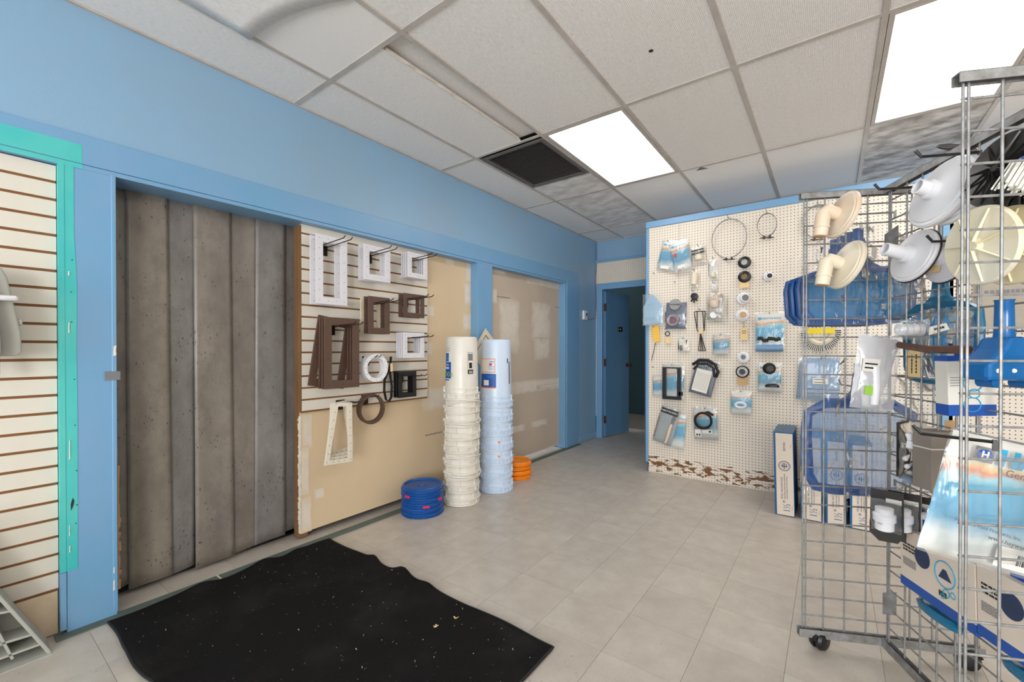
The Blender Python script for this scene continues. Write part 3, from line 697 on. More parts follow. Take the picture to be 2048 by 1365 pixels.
# grey plastic pieces by the near slatwall
def gp(px, py, x): return onx(px, py, x)
pl_ = [gp(-70, 520, .10), gp(2, 535, .10), gp(14, 556, .10), gp(42, 668, .10), gp(43, 704, .10), gp(36, 712, .10), gp(-70, 716, .10)]
t = thing('ladder_step', 'grey moulded plastic step hanging on the near slatwall', 'step', (.10, pl_[1].y, pl_[1].z), PI/2)
poly = [(p.y-pl_[1].y, p.z-pl_[1].z) for p in pl_]
obj('tread_panel', MB().prism(poly, -.01, .07), GREYP, t, bevel=.006)
poly2 = [(x-.055, z*.92-.03) for x, z in poly]
obj('front_flange', MB().prism(poly2, -.06, -.02), GREYP, t, bevel=.006)
q = gp(26, 598, .12); obj('peg', MB().tube([(q.y-pl_[1].y-.04, -.04, q.z-pl_[1].z), (q.y-pl_[1].y+.006, -.04, q.z-pl_[1].z), (q.y-pl_[1].y+.012, -.04, q.z-pl_[1].z-.002)], [.011, .011, .006], 10), WHITEP, t, smooth=True)
q = gp(36, 645, .10); obj('lug', MB().box(q.y-pl_[1].y-.01, q.y-pl_[1].y+.012, .0, .04, q.z-pl_[1].z-.012, q.z-pl_[1].z+.012), GREYP, t, bevel=.003)
q = gp(-8, 735, .1); obj('bracket', MB().box(q.y-pl_[1].y-.02, q.y-pl_[1].y+.01, .0, .02, q.z-pl_[1].z-.03, q.z-pl_[1].z+.05), BLACKP, t)
# wedge shaped step on the floor: side band, base band, webs
t = thing('stair_tread', 'grey ribbed plastic stair section standing on the floor by the plywood', 'step', (.06, .28, 0), PI/2)
def seg(a, b, th, y0, y1):
    a, b = Vector((a[0], 0, a[1])), Vector((b[0], 0, b[1])); n_ = Vector((-(b-a).z, 0, (b-a).x)).normalized()*th
    return MB().prism([(a.x, a.z), (b.x, b.z), ((b+n_).x, (b+n_).z), ((a+n_).x, (a+n_).z)], y0, y1)
obj('side_band', seg((0, .003), (-.28, .62), .012, -.06, .05), GREYP, t, bevel=.003)
obj('base_band', seg((0, .002), (-.9, .002), .03, -.075, .05), GREYP, t, bevel=.003)
for a, b in [((-.045, .10), (-.5, .14)), ((-.10, .22), (-.5, .30)), ((-.16, .35), (-.5, .45)), ((-.02, .05), (-.5, .06))]:
    obj('web', seg(a, b, .008, -.05, .045), GREYP, t)
obj('web', seg((-.10, .03), (-.22, .44), .008, -.05, .045), GREYP, t); obj('web', seg((-.3, .03), (-.34, .5), .008, -.05, .045), GREYP, t)
obj('back_sheet', MB().prism([(0, .01), (-.9, .01), (-.9, .6), (-.28, .61)], .045, .05), GREYP, t)

# ---- floor mat
mx0, mx1, my0, my1 = .056, 1.742, .46, 1.515
def zmat(x, y):
    z = .009
    for (cx_, cy_, sx, sy, h_) in [(.52, 1.5, .05, .16, .02), (.78, 1.5, .06, .22, .03), (.98, 1.5, .05, .12, .012), (.06, .82, .14, .06, .018), (.06, 1.12, .15, .06, .020), (.06, 1.3, .12, .05, .012), (.4, .46, .07, .1, .014), (.7, .46, .07, .1, .02), (.3, .75, .25, .05, .006), (.9, 1.2, .09, .2, .008)]:
        z += h_*math.exp(-((x-cx_)/sx)**2-((y-cy_)/sy)**2)
    return z+.0015*noise.noise(Vector((x*9, y*9, 0)))
NXM, NYM = 84, 56
t = thing('floor_mat', 'black rippled carpet mat on the pale floor', 'mat', (0, 0, 0))
def fm(u, v):
    x = mx0+(mx1-mx0)*u; y = my0+(my1-my0)*v
    e = .006*math.sin(u*21+v*3) if v in (0, 1) else 0
    y += e+(.012*math.exp(-((x-.78)/.07)**2)+.008*math.exp(-((x-.52)/.06)**2) if v > .97 else 0)
    x += .008*math.sin(v*19) if u < .01 else 0
    return Vector((x, y, zmat(x, y)))
obj('pile', MB().grid(fm, NXM, NYM), MATM, t, smooth=True, solid=.007)
edge = [fm(i/60, 1) for i in range(61)]+[fm(1, 1-i/40) for i in range(1, 41)]+[fm(1-i/60, 0) for i in range(1, 61)]+[fm(0, i/40) for i in range(1, 40)]
obj('rubber_border', MB().tube([e+Vector((0, 0, -.001)) for e in edge], .0055, 6, closed=True), BLACKR, t, smooth=True)
mb = MB(); random.seed(21)
for k in range(330):
    x, y = random.uniform(mx0+.03, mx1-.03), random.uniform(my0+.03, my1-.03); z = zmat(x, y)+.0045; a = random.uniform(0, PI); l = random.choice([.0015, .002, .002, .003, .006]); w_ = .0009
    ca, sa = math.cos(a), math.sin(a)
    mb.add([(x+l*ca-w_*sa, y+l*sa+w_*ca, z), (x-l*ca-w_*sa, y-l*sa+w_*ca, z), (x-l*ca+w_*sa, y-l*sa-w_*ca, z+.0012), (x+l*ca+w_*sa, y+l*sa-w_*ca, z+.0012)], [(0, 1, 2, 3)])
o = obj('lint_specks', mb, GASKET, t); o['kind'] = 'stuff'
for (px, py) in [(912, 1234), (872, 1252)]:
    p = onz(px, py, .02); mb = MB()
    for k in range(5):
        a = random.uniform(0, 6); mb.tube([(p.x, p.y, zmat(p.x, p.y)+.005), (p.x+.012*math.cos(a), p.y+.012*math.sin(a), zmat(p.x, p.y)+.009)], .0015, 4)
    obj('lint_tuft', mb, MANILA, t)

# ---- buckets and lids
def bucket_mesh(ro, rb, hh):
    return MB().lathe([(ro-.004, .012), (ro+.008, .0), (ro+.011, .002), (ro+.011, .013), (ro-.001, .0145), (ro-.001, .043), (ro+.014, .0445), (ro+.014, .054), (ro-.001, .0555), (ro-.002, .083), (ro+.005, .084), (ro+.005, .091), (ro-.002, .093), (rb+.003, hh-.02), (rb, hh-.008), (rb-.006, hh-.002), (rb-.016, hh), (rb-.020, hh-.004), (.01, hh-.004)], 40, cap0=False).mesh('bucket_body')
def rib_mesh(ro, n, z0, z1, start=0, w_=.004):
    mb = MB()
    for k in range(n):
        a = start+2*PI*k/n; mb.box(ro-.002, ro+.0085, -w_/2, w_/2, z0, z1, Matrix.Rotation(a, 4, 'Z'))
    return mb.mesh('rib_band')
def stack(cx_, cy_, n, pitch, ro, rb, hh, m, labels, group, bails, ribs):
    me = bucket_mesh(ro, rb, hh)
    out = []
    for k in range(n):
        t = thing('bucket', labels[k], 'bucket', (cx_+random.uniform(-.003, .003), cy_+random.uniform(-.003, .003), .001+k*pitch), random.uniform(0, 6), group)
        obj('bucket_body', me, m, t, smooth=True)
        obj('rim_rib', rib_mesh(ro, ribs, .014, .043, w_=.004), m, t)
        obj('rim_rib', rib_mesh(ro, 7, .054, .1, .3, .003), m, t)
        if k in bails:
            b = bails[k]; pts = []
            for q in range(17):
                a = R(-95+190*q/16); pts.append(((ro+.014)*math.cos(a), (ro+.014)*math.sin(a), .05+b*math.cos(a)))
            t.rotation_euler.z = R(-20); obj('bail_handle', MB().tube(pts, .006, 6), m, t, smooth=True)
            for s in (-1, 1): obj('handle_lug', MB().cyl((-.01, s*(ro+.004), .05), (-.01, s*(ro+.02), .05), .014, 12), m, t)
        out.append(t)
    return out
random.seed(4)
WX, WY = .245, 2.555; BX, BY = .27, 2.965
ORD = ['lowest', 'second', 'third', 'fourth', 'fifth', 'sixth', 'seventh', 'eighth']
lw = ['upside-down white bucket, %s up from the floor in its stack' % q for q in ORD]+['topmost upside-down white bucket with a blue pool label']
sw = stack(WX, WY, 9, .104, .136, .122, .50, BUCKW, lw, 'white buckets stacked by the wall', {0: .0, 2: -.03, 3: .03, 6: -.03, 7: .05}, 11)
lb_ = ['upside-down pale blue bucket, %s up from the floor in its stack' % q for q in ORD[:6]]+['topmost upside-down pale blue bucket with a framed label']
sb_ = stack(BX, BY, 7, .122, .142, .128, .585, BUCKB, lb_, 'pale blue buckets stacked by the wall', {}, 26)
def wrap(parent, r0, r1, a0, a1, z0, z1, m, name, off=.0008, n=10):
    parent.rotation_euler.z = 0
    mb = MB().grid(lambda u, v: Vector(((r0+(r1-r0)*v+off)*math.cos(R(a0+(a1-a0)*u)), (r0+(r1-r0)*v+off)*math.sin(R(a0+(a1-a0)*u)), z0+(z1-z0)*v)), n, 2)
    return obj(name, mb, m, parent, smooth=True)
def rad(z, ro, rb, hh): return ro-.002+(rb+.003-(ro-.002))*(z-.093)/(hh-.02-.093)
def wr(t, P, a0, a1, z0, z1, m, name, off=.0008): return wrap(t, rad(z0, *P), rad(z1, *P), a0, a1, z0, z1, m, name, off)
def wtext(t, P, s, a, z, size, m, flip=False):
    r = rad(z, *P)+.0016; t.rotation_euler.z = 0
    M = T(r*math.cos(R(a)), r*math.sin(R(a)), z) @ RZ(a+90) @ (RY(180) if flip else Matrix.Identity(4))
    return text(s, size, m, t, M)
PW = (.136, .122, .50); PB = (.142, .128, .585)
# direction from a bucket to the camera, in degrees
aw = math.degrees(math.atan2(-WY, CX-WX)); ab = math.degrees(math.atan2(-BY, CX-BX))
t = sw[-1]
wr(t, PW, aw-75, aw-40, .17, .30, PRINTB, 'label_print'); wr(t, PW, aw-75, aw-52, .30, .37, PRINTB, 'label_print'); wr(t, PW, aw-72, aw-48, .385, .39, INKG, 'label_line'); wr(t, PW, aw-72, aw-46, .405, .408, INKG, 'label_line')
wtext(t, PW, 'POOL', aw-57, .205, .05, PRINTG, True); 
for z_, w_, h_, m_ in ((.252, .05, .014, PAPER), (.275, .04, .006, PAPER), (.286, .045, .005, PRINTT), (.30, .03, .006, PAPER), (.325, .03, .006, PRINTT), (.345, .03, .006, PRINTT), (.158, .06, .009, PRINTB)):
    r_ = rad(z_, *PW)+.0018; scrawl(w_, h_, m_, t, T(r_*math.cos(R(aw-58)), r_*math.sin(R(aw-58)), z_) @ RZ(aw-58+90), 6, int(z_*1000))
wr(t, PW, aw+21, aw+43, .205, .375, INK, 'warning_label'); wr(t, PW, aw+22, aw+42, .24, .372, PAPER, 'warning_panel', .0013); wr(t, PW, aw+23, aw+41, .31, .365, INKG, 'warning_text', .0016); wr(t, PW, aw+26, aw+38, .25, .295, INK, 'warning_figure', .0016)
r_ = rad(.222, *PW)+.002; scrawl(.03, .006, PAPER, t, T(r_*math.cos(R(aw+32)), r_*math.sin(R(aw+32)), .226) @ RZ(aw+32+90), 3, 5, 2)
t = sb_[-1]
wr(t, PB, aw-70, ab-2, .30, .42, PRINTO, 'label_frame'); wr(t, PB, aw-70, ab-4, .305, .415, CARTON, 'label_panel', .0013); wr(t, PB, ab-29, ab-6, .312, .408, BUCKB, 'label_panel', .0016); wr(t, PB, ab-25, ab-14, .36, .38, PINK, 'label_mark', .002); wr(t, PB, ab-24, ab-7, .39, .395, INKB, 'label_line', .002)
wr(t, PB, aw-70, ab+1, .175, .29, PRINTB, 'label_print'); wr(t, PB, aw-70, ab+1, .165, .175, PRINTO, 'label_band')
wr(t, PB, ab-48, ab-26, .19, .235, PAPER, 'label_badge', .0013)

for z_, a_, w_, h_, m_ in ((.35, ab-16, .05, .004, INKG), (.332, ab-16, .05, .004, INKG), (.27, ab-20, .06, .007, PRINTT), (.255, ab-20, .05, .004, PRINTT)):
    r_ = rad(z_, *PB)+.0028; scrawl(w_, h_, m_, t, T(r_*math.cos(R(a_)), r_*math.sin(R(a_)), z_) @ RZ(a_+90), 6, int(z_*1000))
obj('barcode', MB().grid(lambda u, v: Vector(((rad(.2+.22*v, *PB)+.001)*math.cos(R(ab+54+9*u)), (rad(.2+.22*v, *PB)+.001)*math.sin(R(ab+54+9*u)), .2+.19*v)), 3, 2), INKG, t)
wr(t, PB, ab+46, ab+51, .38, .42, INK, 'label_mark')
for k in (2, 3):
    obj('hot_sticker', MB().lathe([(.010, 0), (.009, .001)], 10, axisM((.1435*math.cos(R(ab+10)), .1435*math.sin(R(ab+10)), .072), (math.cos(R(ab+10)), math.sin(R(ab+10)), 0))), LIDO, sb_[k]); sb_[k].rotation_euler.z = 0
def lid_mesh(r): return MB().lathe([(r-.01, .0), (r, .001), (r+.002, .016), (r-.004, .02), (r-.004, .030), (r-.010, .036), (r-.022, .036), (r-.028, .026), (.07, .024), (.035, .026), (.034, .03), (.008, .03)], 40).mesh('lid_disc')
def lids(cx_, cy_, n, pitch, r, m, label, group, stick):
    me = lid_mesh(r); rb = MB()
    for k in range(64): rb.box(r-.003, r+.0032, -.0018, .0018, .003, .016, Matrix.Rotation(2*PI*k/64, 4, 'Z'))
    rb = rb.mesh('grip_rib')
    for k in range(n):
        t = thing('pail_cover', label.replace('in the', ORD[k]+' up in the') if k < n-1 else label.replace('in the', 'on top of the'), 'lid', (cx_+random.uniform(-.005, .005), cy_+random.uniform(-.005, .005), .001+k*pitch), random.uniform(0, 6), group)
        obj('lid_disc', me, m, t, smooth=True); obj('grip_rib', rb, m, t)
        if k in stick:
            t.rotation_euler.z = 0; a = math.atan2(-cy_, CX-cx_)+stick[k]
            obj('sticker', MB().box(r+.0022, r+.0046, -.024, .024, .003, .021, Matrix.Rotation(a, 4, 'Z')), PINK, t)
lids(.165, 2.21, 6, .036, .155, LIDB, 'dark blue bucket lid in the stack on the floor', 'blue bucket lids on the floor', {2: .15, 4: -.75, 3: .9})
lids(.19, 3.37, 4, .042, .150, LIDO, 'orange bucket lid in the stack on the floor', 'orange bucket lids on the floor', {})
# cream hazard card propped behind the pale blue bucket
c = onx(971, 657, .04)
t = thing('hazard_card', 'cream card with a warning triangle behind the pale blue bucket', 'sign', M=T(*c) @ RZ(90) @ RX(6) @ RY(45-8))
obj('card', MB().box(0, .30, -.001, .001, -.30, 0), CREAMP, t)
obj('triangle_line', MB().prism([(.045, -.26), (.051, -.26), (.051, -.05), (.045, -.045)], -.0018, -.001).prism([(.045, -.045), (.26, -.045), (.26, -.052), (.05, -.052)], -.0018, -.001), INK, t)
scrawl(.05, .02, PRINTR, t, T(.085, -.0018, -.085) @ RY(-45), 4, 2); scrawl(.11, .02, PRINTR, t, T(.105, -.0018, -.11) @ RY(-45), 7, 3)
obj('grommet', MB().lathe([(.004, 0), (.003, .0006)], 8, T(.013, -.0018, -.013) @ RX(90)), PRINTR, t)

# ================================================================== PEGBOARD THINGS
PF = PY-.006
def pp(px, py, off=0): return ony(px, py, PF-off)
def mw(px, w): return pp(px+w/2, 700).x-pp(px-w/2, 700).x
def mh(px, py, h): return pp(px, py-h/2).z-pp(px, py+h/2).z
def peg_hook(px, py, what, L=.06, off=0):
    p = pp(px, py, off)
    t = thing('peg_hook', 'bent wire peg hook '+what, 'hook', p, 0, 'wire hooks on the pegboard')
    obj('wire', MB().tube([(0, 0, .008), (0, -.004, .0), (0, -L, .002), (0, -L-.004, .014)], .0022, 5), STEELD, t)
    return t
def film(w_, h_, bulge, seed, m=None, parent=None, y=0, top=.06):
    def fn(u, v):
        x = (u-.5)*w_; z = (v-.5)*h_
        k = math.sin(PI*u)**.6*math.sin(PI*min(1, v/(1-top)))**.6 if v < 1-top else 0
        wr_ = .0035*noise.noise(Vector((x*45, z*30, seed)))+.002*noise.noise(Vector((x*110, z*90, seed+9)))
        return Vector((x+.003*noise.noise(Vector((0, z*40, seed))), y-bulge*k+wr_-.004, z+.003*noise.noise(Vector((x*40, 0, seed+5)))))
    return obj('film_bag', MB().grid(fn, 14, 16), m or FILM, parent, smooth=True)
_sd = [0]
def bag(px, py, wpx, hpx, cardm, label, rot=0, off=.02, bulge=.012, brand=True, cat='packet', hook=True, cardf=(.92, .9), filmm=None, group=None, nm='parts_packet', cdz=0):
    c = pp(px, py, off); w_, h_ = mw(px, wpx), mh(px, py, hpx); _sd[0] += 3
    t = thing(nm, label, cat, M=T(*c) @ RY(rot), group=group)
    if cardm: obj('printed_card', MB().grid(lambda u, v: Vector(((u-.5)*w_*cardf[0], .002*math.sin(5*u+_sd[0])-.001, cdz+(v-.5)*h_*cardf[1])), 8, 8), cardm, t, smooth=True, solid=.0012)
    if bulge: film(w_, h_, bulge, _sd[0], filmm, t)
    if brand:
        text('HAYWARD', h_*.075, PRINTT, t, T(w_*.06, -.004, cdz+h_*.335), sx=1.15, bold=.0006)
        obj('brand_mark', MB().lathe([(h_*.04, 0), (h_*.035, .001)], 12, T(-w_*.33, -.003, cdz+h_*.335) @ RX(90)), PRINTT, t)
    if hook: peg_hook(px+wpx*.02, py-hpx*.44, 'holding the '+hook if isinstance(hook, str) else 'holding a packet', off+.03)
    return t, w_, h_
def ring(parent, c, r, tr, m, name='ring', n=24, ry=None, seg=6, tilt=0):
    pts = [(c[0]+r*math.cos(2*PI*k/n), c[1]+tilt*math.sin(2*PI*k/n), c[2]+(ry or r)*math.sin(2*PI*k/n)) for k in range(n)]
    return obj(name, MB().tube(pts, tr, seg, closed=True), m, parent, smooth=True)

# band clamps
def clamp(px, py, rx, ry, label, gap=False, off=.04, band=.014):
    c = pp(px, py, off); a, b = mw(px, 2*rx)/2, mh(px, py, 2*ry)/2
    t = thing('band_clamp', label, 'clamp', c, group='metal band clamps on the pegboard'); mb = MB(); n = 44
    a0, a1 = (-82, 262) if gap else (-88, 268); vs = []; fs = []
    for k in range(n+1):
        q = R(a0+(a1-a0)*k/n)
        for (rr, yy) in ((1, -band/2), (1, band/2), (.965, band/2), (.965, -band/2)): vs.append((a*rr*math.cos(q), yy, b*rr*math.sin(q)))
        if k: fs += [((k-1)*4+i, (k-1)*4+(i+1) % 4, k*4+(i+1) % 4, k*4+i) for i in range(4)]
    obj('band', MB().add(vs, fs), STEELD if not gap else STEEL, t, smooth=True)
    obj('bolt', MB().cyl((-.05, 0, -b-.006), (.05, 0, -b-.016), .004, 8), STEELD, t)
    for s in (-1, 1): obj('lug', MB().box(s*.022-.008, s*.022+.008, -.008, .008, -b-.02, -b+.004), STEELD, t, bevel=.002)
    peg_hook(px, py-ry-1, 'holding the '+label.split(' hanging')[0], off+.03)
clamp(1458, 477, 35, 39, 'large steel band clamp hanging at the top of the pegboard', True)
clamp(1534, 450, 19.5, 23, 'small dark steel band clamp hanging beside the large one')
clamp(1636, 443, 31, 33, 'grey steel band clamp hanging behind the wire rack', True, band=.03)

t, w_, h_ = bag(1338, 512, 40, 62, CARD, 'clear packet with turquoise card, paired at the upper corner', rot=14, hook='paired turquoise packets', off=.02)
obj('price_label', MB().box(-.05, .03, -.016, -.0145, -.13, -.10), PAPER, t)
t, w_, h_ = bag(1361, 512, 38, 62, CARD, 'clear packet with turquoise card overlapping its pair at the upper corner', rot=-10, hook=False, off=.045)
obj('price_label', MB().box(-.04, .03, -.016, -.0145, -.12, -.09), PAPER, t); obj('price_label', MB().box(-.06, -.03, -.017, -.0155, .0, .03), PRINTR, t)
t, w_, h_ = bag(1397, 510, 28, 38, None, 'clear packet with black header strip and cream fitting', rot=-8, brand=False, hook='packet with the black header')
obj('header_strip', MB().box(-w_*.45, w_*.45, -.014, -.012, h_*.05, h_*.28), INK, t); text('HAYWARD', h_*.13, PAPER, t, T(0, -.0145, h_*.165), sx=1.1)
obj('fitting', MB().lathe([(.035, 0), (.04, .03), (.028, .05), (.02, .055)], 16, T(0, -.005, -h_*.28)), CREAMP, t, smooth=True)
t, w_, h_ = bag(1389, 558, 17, 36, None, 'clear packet holding a short cream tube', rot=4, brand=False, hook='packet with the cream tube')
obj('tube', MB().lathe([(.02, -.06), (.03, -.055), (.032, .03), (.026, .05), (.018, .055)], 14, T(0, -.006, 0)), CREAMP, t, smooth=True)
t, w_, h_ = bag(1427, 537, 20, 42, None, 'crumpled clear packet with one small cream cap', brand=False, hook='packet with the cream cap', filmm=FILMM)
obj('cap', MB().lathe([(.024, -.02), (.026, 0), (.02, .02), (.008, .022)], 14, T(.0, -.016, -h_*.33)), CREAMP, t, smooth=True)
t, w_, h_ = bag(1428, 575, 12, 16, None, 'tiny packet with a white ring below the cream cap', brand=False, hook='tiny white ring packet', filmm=FILMM)
ring(t, (0, -.012, 0), .015, .005, WHITEP)
def disc_on(px, py, rpx, label, m, prof, off=.03, what='part', tagm=None, nm='pool_fitting', core=None, tilt=0):
    c = pp(px, py, off); r = mh(px, py, 2*rpx)/2
    t = thing(nm, label, 'fitting', M=T(*c) @ RZ(tilt), group='small fittings on the pegboard')
    obj('body', MB().lathe([(r*a, r*b) for a, b in prof], 24, RX(90)), m, t, smooth=True)
    if core: obj('core', MB().lathe([(r*core[0], r*core[1]), (r*core[0], r*core[2])], 18, RX(90)), core[3], t)
    if tagm: obj('price_tag', MB().box(-r*.75, r*.75, .0, .0012, -r*tagm[1], -r*.8), tagm[0], t)
    peg_hook(px, py-rpx*.25, 'holding the '+what, off+.035)
    return t
DISC = [(1, -.3), (1, .15), (.85, .25), (.6, .28), (.55, .15)]
NIP = [(1, -.4), (1, .1), (.7, .2), (.7, .9), (.52, .95), (.5, .6)]
disc_on(1489, 525, 11.5, 'black round knob with a grey centre', BLACKP, DISC, what='grey centred knob', core=(.5, .1, .3, GREYP))
disc_on(1489, 554, 11.5, 'black round knob with a gold star centre', BLACKP, DISC, what='gold centred knob', core=(.52, .1, .3, mat('dull_gold', (120, 100, 60), .5)), tagm=(MANILA, 1.9))
disc_on(1537, 553, 9, 'small white fitting beside the blue rakes', WHITEP, NIP, what='small white fitting', core=(.45, .5, .97, INK), tilt=20)
disc_on(1487, 597, 12, 'white threaded elbow fitting with a dark bore', WHITEP, NIP, what='white threaded elbow', core=(.48, .5, .97, INKG), tilt=25)
t = disc_on(1485, 631, 12, 'white threaded fitting above the handwritten manila tag', WHITEP, NIP, what='white fitting with the manila tag', core=(.5, .5, .97, TAN), tilt=12)
disc_on(1487, 715, 11, 'white hub fitting with a grey bore', WHITEP, DISC, what='white hub', core=(.4, .1, .32, INKG))
disc_on(1485, 744, 12, 'black and white ringed hub with a tan tag', BLACKP, DISC, what='ringed hub', core=(.78, .1, .27, WHITEP), tagm=(TAN, 2.2))
c = pp(1485, 744, .042); r = mh(1485, 744, 24)/2; h_ = D.objects['pool_fitting.006']
obj('bore', MB().lathe([(r*.5, .0), (r*.5, r*.32)], 18, RX(90)), BLACKP, h_)
def tagcard(px, py, wpx, hpx, m, label, lines=(), rot=0, off=.02, string=0):
    c = pp(px, py, off); w_, h_ = mw(px, wpx), mh(px, py, hpx)
    t = thing('hang_tag', label, 'tag', M=T(*c) @ RY(rot), group='paper tags on the pegboard')
    obj('card', MB().prism([(-w_/2, -h_/2), (w_/2, -h_/2), (w_/2, h_/2-w_*.2), (w_*.3, h_/2), (-w_*.3, h_/2), (-w_/2, h_/2-w_*.2)], -.0008, .0008), m, t)
    for k, s in enumerate(lines): scrawl(w_*.6, w_*.1, INK, t, T(0, -.0012, h_*(.22-.16*k)), 5, k)
    if string: obj('string', MB().tube([(0, 0, h_*.42), (0, -.004, h_*.42+string)], .0015, 5), STEELD, t)
    return t
tagcard(1488, 668, 15, 26, MANILA, 'handwritten manila tag hanging from the white fitting', ('Handle', 'gasket'), string=.06)
# black tee
c = pp(1389, 593, .03); t = thing('hose_tee', 'small black three-legged valve on the pegboard', 'valve', c)
obj('body', MB().lathe([(.012, -.03), (.03, -.025), (.033, .0), (.028, .028), (.01, .03)], 16, RX(90)), BLACKP, t, smooth=True)
for dx, dz in ((-.03, -.05), (-.005, -.06), (.022, -.045)): obj('spout', MB().cyl((dx*.4, 0, -.015), (dx, -.004, dz), .007, 8), BLACKP, t)
peg_hook(1387, 584, 'holding the black valve', .06)
# pale blue house-shaped packet
c = pp(1306, 620, .05); w_, h_ = mw(1306, 38), mh(1306, 620, 60)
t = thing('parts_packet', 'pale blue pointed packet overhanging the pegboard end', 'packet', M=T(*c))
mb = MB().prism([(-w_/2, -h_/2), (w_/2, -h_*.46), (w_/2, h_*.1), (0, h_/2), (-w_*.12, h_/2), (-w_/2, h_*.12)], -.006, .006)
obj('insert', mb, PALEB, t, bevel=.003); film(w_*1.06, h_*1.04, .012, 77, FILM, t, -.004)
obj('print_lines', MB().box(-w_*.4, w_*.3, -.0075, -.0065, -h_*.27, -h_*.265).box(-w_*.4, w_*.4, -.0075, -.0065, -h_*.33, -h_*.325).box(-w_*.3, w_*.05, -.0075, -.0065, h_*.16, h_*.165), INKB, t); peg_hook(1304, 592, 'holding the pale blue packet', .08)
# navy card with two silver dials
t, w_, h_ = bag(1352, 632, 44, 58, NAVY, 'navy card packet with two round silver dials', brand=False, hook='navy dial packet', bulge=.02, rot=2)
for k, (px, py, rr, ri) in enumerate([(1349, 610, .054, .0), (1346, 641, .058, .034)]):
    q = pp(px, py, .05); d_ = obj('dial', MB().lathe([(ri, 0), (rr, 0), (rr, .008), (rr-.006, .014), (ri, .012)] if ri else [(rr, 0), (rr, .008), (rr-.006, .014), (.01, .013)], 28, T(q.x-c.x if 0 else q.x-pp(1352, 632, .02).x, -.022, q.z-pp(1352, 632, .02).z) @ RX(90), closed=bool(ri)), SILV, t, smooth=True)
q = pp(1349, 610, .05)-pp(1352, 632, .02); text('HAYWARD', .018, INK, t, T(q.x, -.038, q.z), sx=1.1, bold=.0004)
ring(t, (pp(1346, 641).x-pp(1352, 632).x, -.035, pp(1346, 641).z-pp(1352, 632).z), .034, .003, PINK)
# packet of white parts
t, w_, h_ = bag(1434, 615, 40, 58, None, 'clear packet of assorted cream and white fittings', brand=False, hook='assorted fittings packet', bulge=.03)
obj('fitting', MB().lathe([(.03, -.03), (.042, -.02), (.042, .01), (.03, .03), (.01, .032)], 16, T(-.02, -.016, .035) @ RX(30)), BEIGEP, t, smooth=True)
obj('tube', MB().tube([(.04, -.015, .08), (.032, -.018, .02), (.026, -.014, -.05)], .010, 8), WHITEP, t, smooth=True)
obj('nut', MB().lathe([(.016, -.02), (.03, -.018), (.03, .02), (.016, .022)], 14, T(-.03, -.016, -.075) @ RX(80) @ RY(20)), WHITEP, t, smooth=True); obj('elbow', MB().tube([(-.005, -.016, -.06), (.02, -.018, -.08), (.03, -.016, -.10)], .014, 8), LAVP, t, smooth=True)
obj('header_card', MB().box(-.035, .05, -.003, -.001, .06, .115), TAN, t); obj('green_label', MB().prism([(-.085, -.11), (-.05, -.11), (-.08, -.08)], -.004, -.003), PRINTG, t)
# wire legs tool
c = pp(1401, 662, .03); t = thing('wire_stand', 'dark wire cradle with a paper collar on the pegboard', 'stand', c)
def q2(px, py): q = pp(px, py, .03)-c; return Vector((q.x, 0, q.z))
obj('top_bar', MB().tube([q2(1389, 624), q2(1395, 623), q2(1403, 623), q2(1411, 623)], .005, 6), STEELD, t)
for a, b, y in (((1389, 625), (1395, 662), -.01), ((1394, 624), (1394, 661), .005), ((1405, 624), (1408, 662), .005), ((1411, 624), (1409, 661), -.01)):
    obj('rod', MB().tube([q2(*a)+Vector((0, y, 0)), q2(*b)+Vector((0, y, 0)), q2(1401, 667)], .004, 6), STEELD, t)
for bx_ in (1397, 1402, 1406, 1411): obj('rod', MB().tube([q2(1401, 666), q2(bx_, 702)], .004, 6), STEELD, t)
obj('foot_bar', MB().tube([q2(1397, 702), q2(1411, 702)], .0045, 6), STEELD, t); obj('collar', MB().prism([(-.02, -.03), (.02, -.035), (.03, -.005), (-.01, .0)], -.012, -.01, T(0, 0, q2(1401, 665).z+.02)), MANILA, t); peg_hook(1400, 620, 'holding the wire cradle', .05)
# tags and small things near the corner
tagcard(1312, 668, 14, 32, YTAG, 'yellow folded card on a long bent wire', rot=-6, off=.03)
c = pp(1305, 700, .02); tag(obj('bent_rod', MB().tube([pp(1311, 686, .02), pp(1307, 705, .02), pp(1303, 722, .02)], .003, 5), STEELD), 'thin dark rod hanging below the yellow card', 'rod')
peg_hook(1310, 655, 'holding the yellow card', .05)
c = pp(1335, 668, .03); t = thing('key_ring', 'small dark split ring with a dangling cream tag', 'ring', c); ring(t, (0, 0, 0), .021, .0045, STEELD); obj('tag_card', MB().box(-.022, .03, .002, .0035, -.095, -.04), MANILA, t); peg_hook(1334, 660, 'holding the split ring', .05)
t, w_, h_ = bag(1368, 691, 24, 30, PAPER, 'small packet with barcode labels beside the wire cradle', brand=False, hook='barcode packet', cardf=(.95, .85))
obj('print_lines', MB().box(-.05, -.045, -.012, -.011, -.05, .02).box(-.035, -.02, -.012, -.011, -.05, 0).box(.02, .03, -.012, -.011, .01, .05).box(-.015, -.01, -.012, -.011, -.05, .0), INK, t); obj('tan_card', MB().box(.0, .045, -.0105, -.0095, -.05, .045), CARTON, t)
t, w_, h_ = bag(1442, 690, 34, 44, CARD, 'turquoise card packet with a white lower half', brand=False, hook='turquoise and white packet', bulge=.018)
t, w_, h_ = bag(1539, 665, 60, 82, CARD, 'large turquoise picture packet with dark parts at the bottom', hook='large picture packet', bulge=.012, off=.03)
mb = MB(); random.seed(2)
for k in range(9): mb.lathe([(.012, 0), (.016, .012), (.008, .03)], 10, T(-.075+.018*k, -.012, -.085+random.uniform(0, .02)))
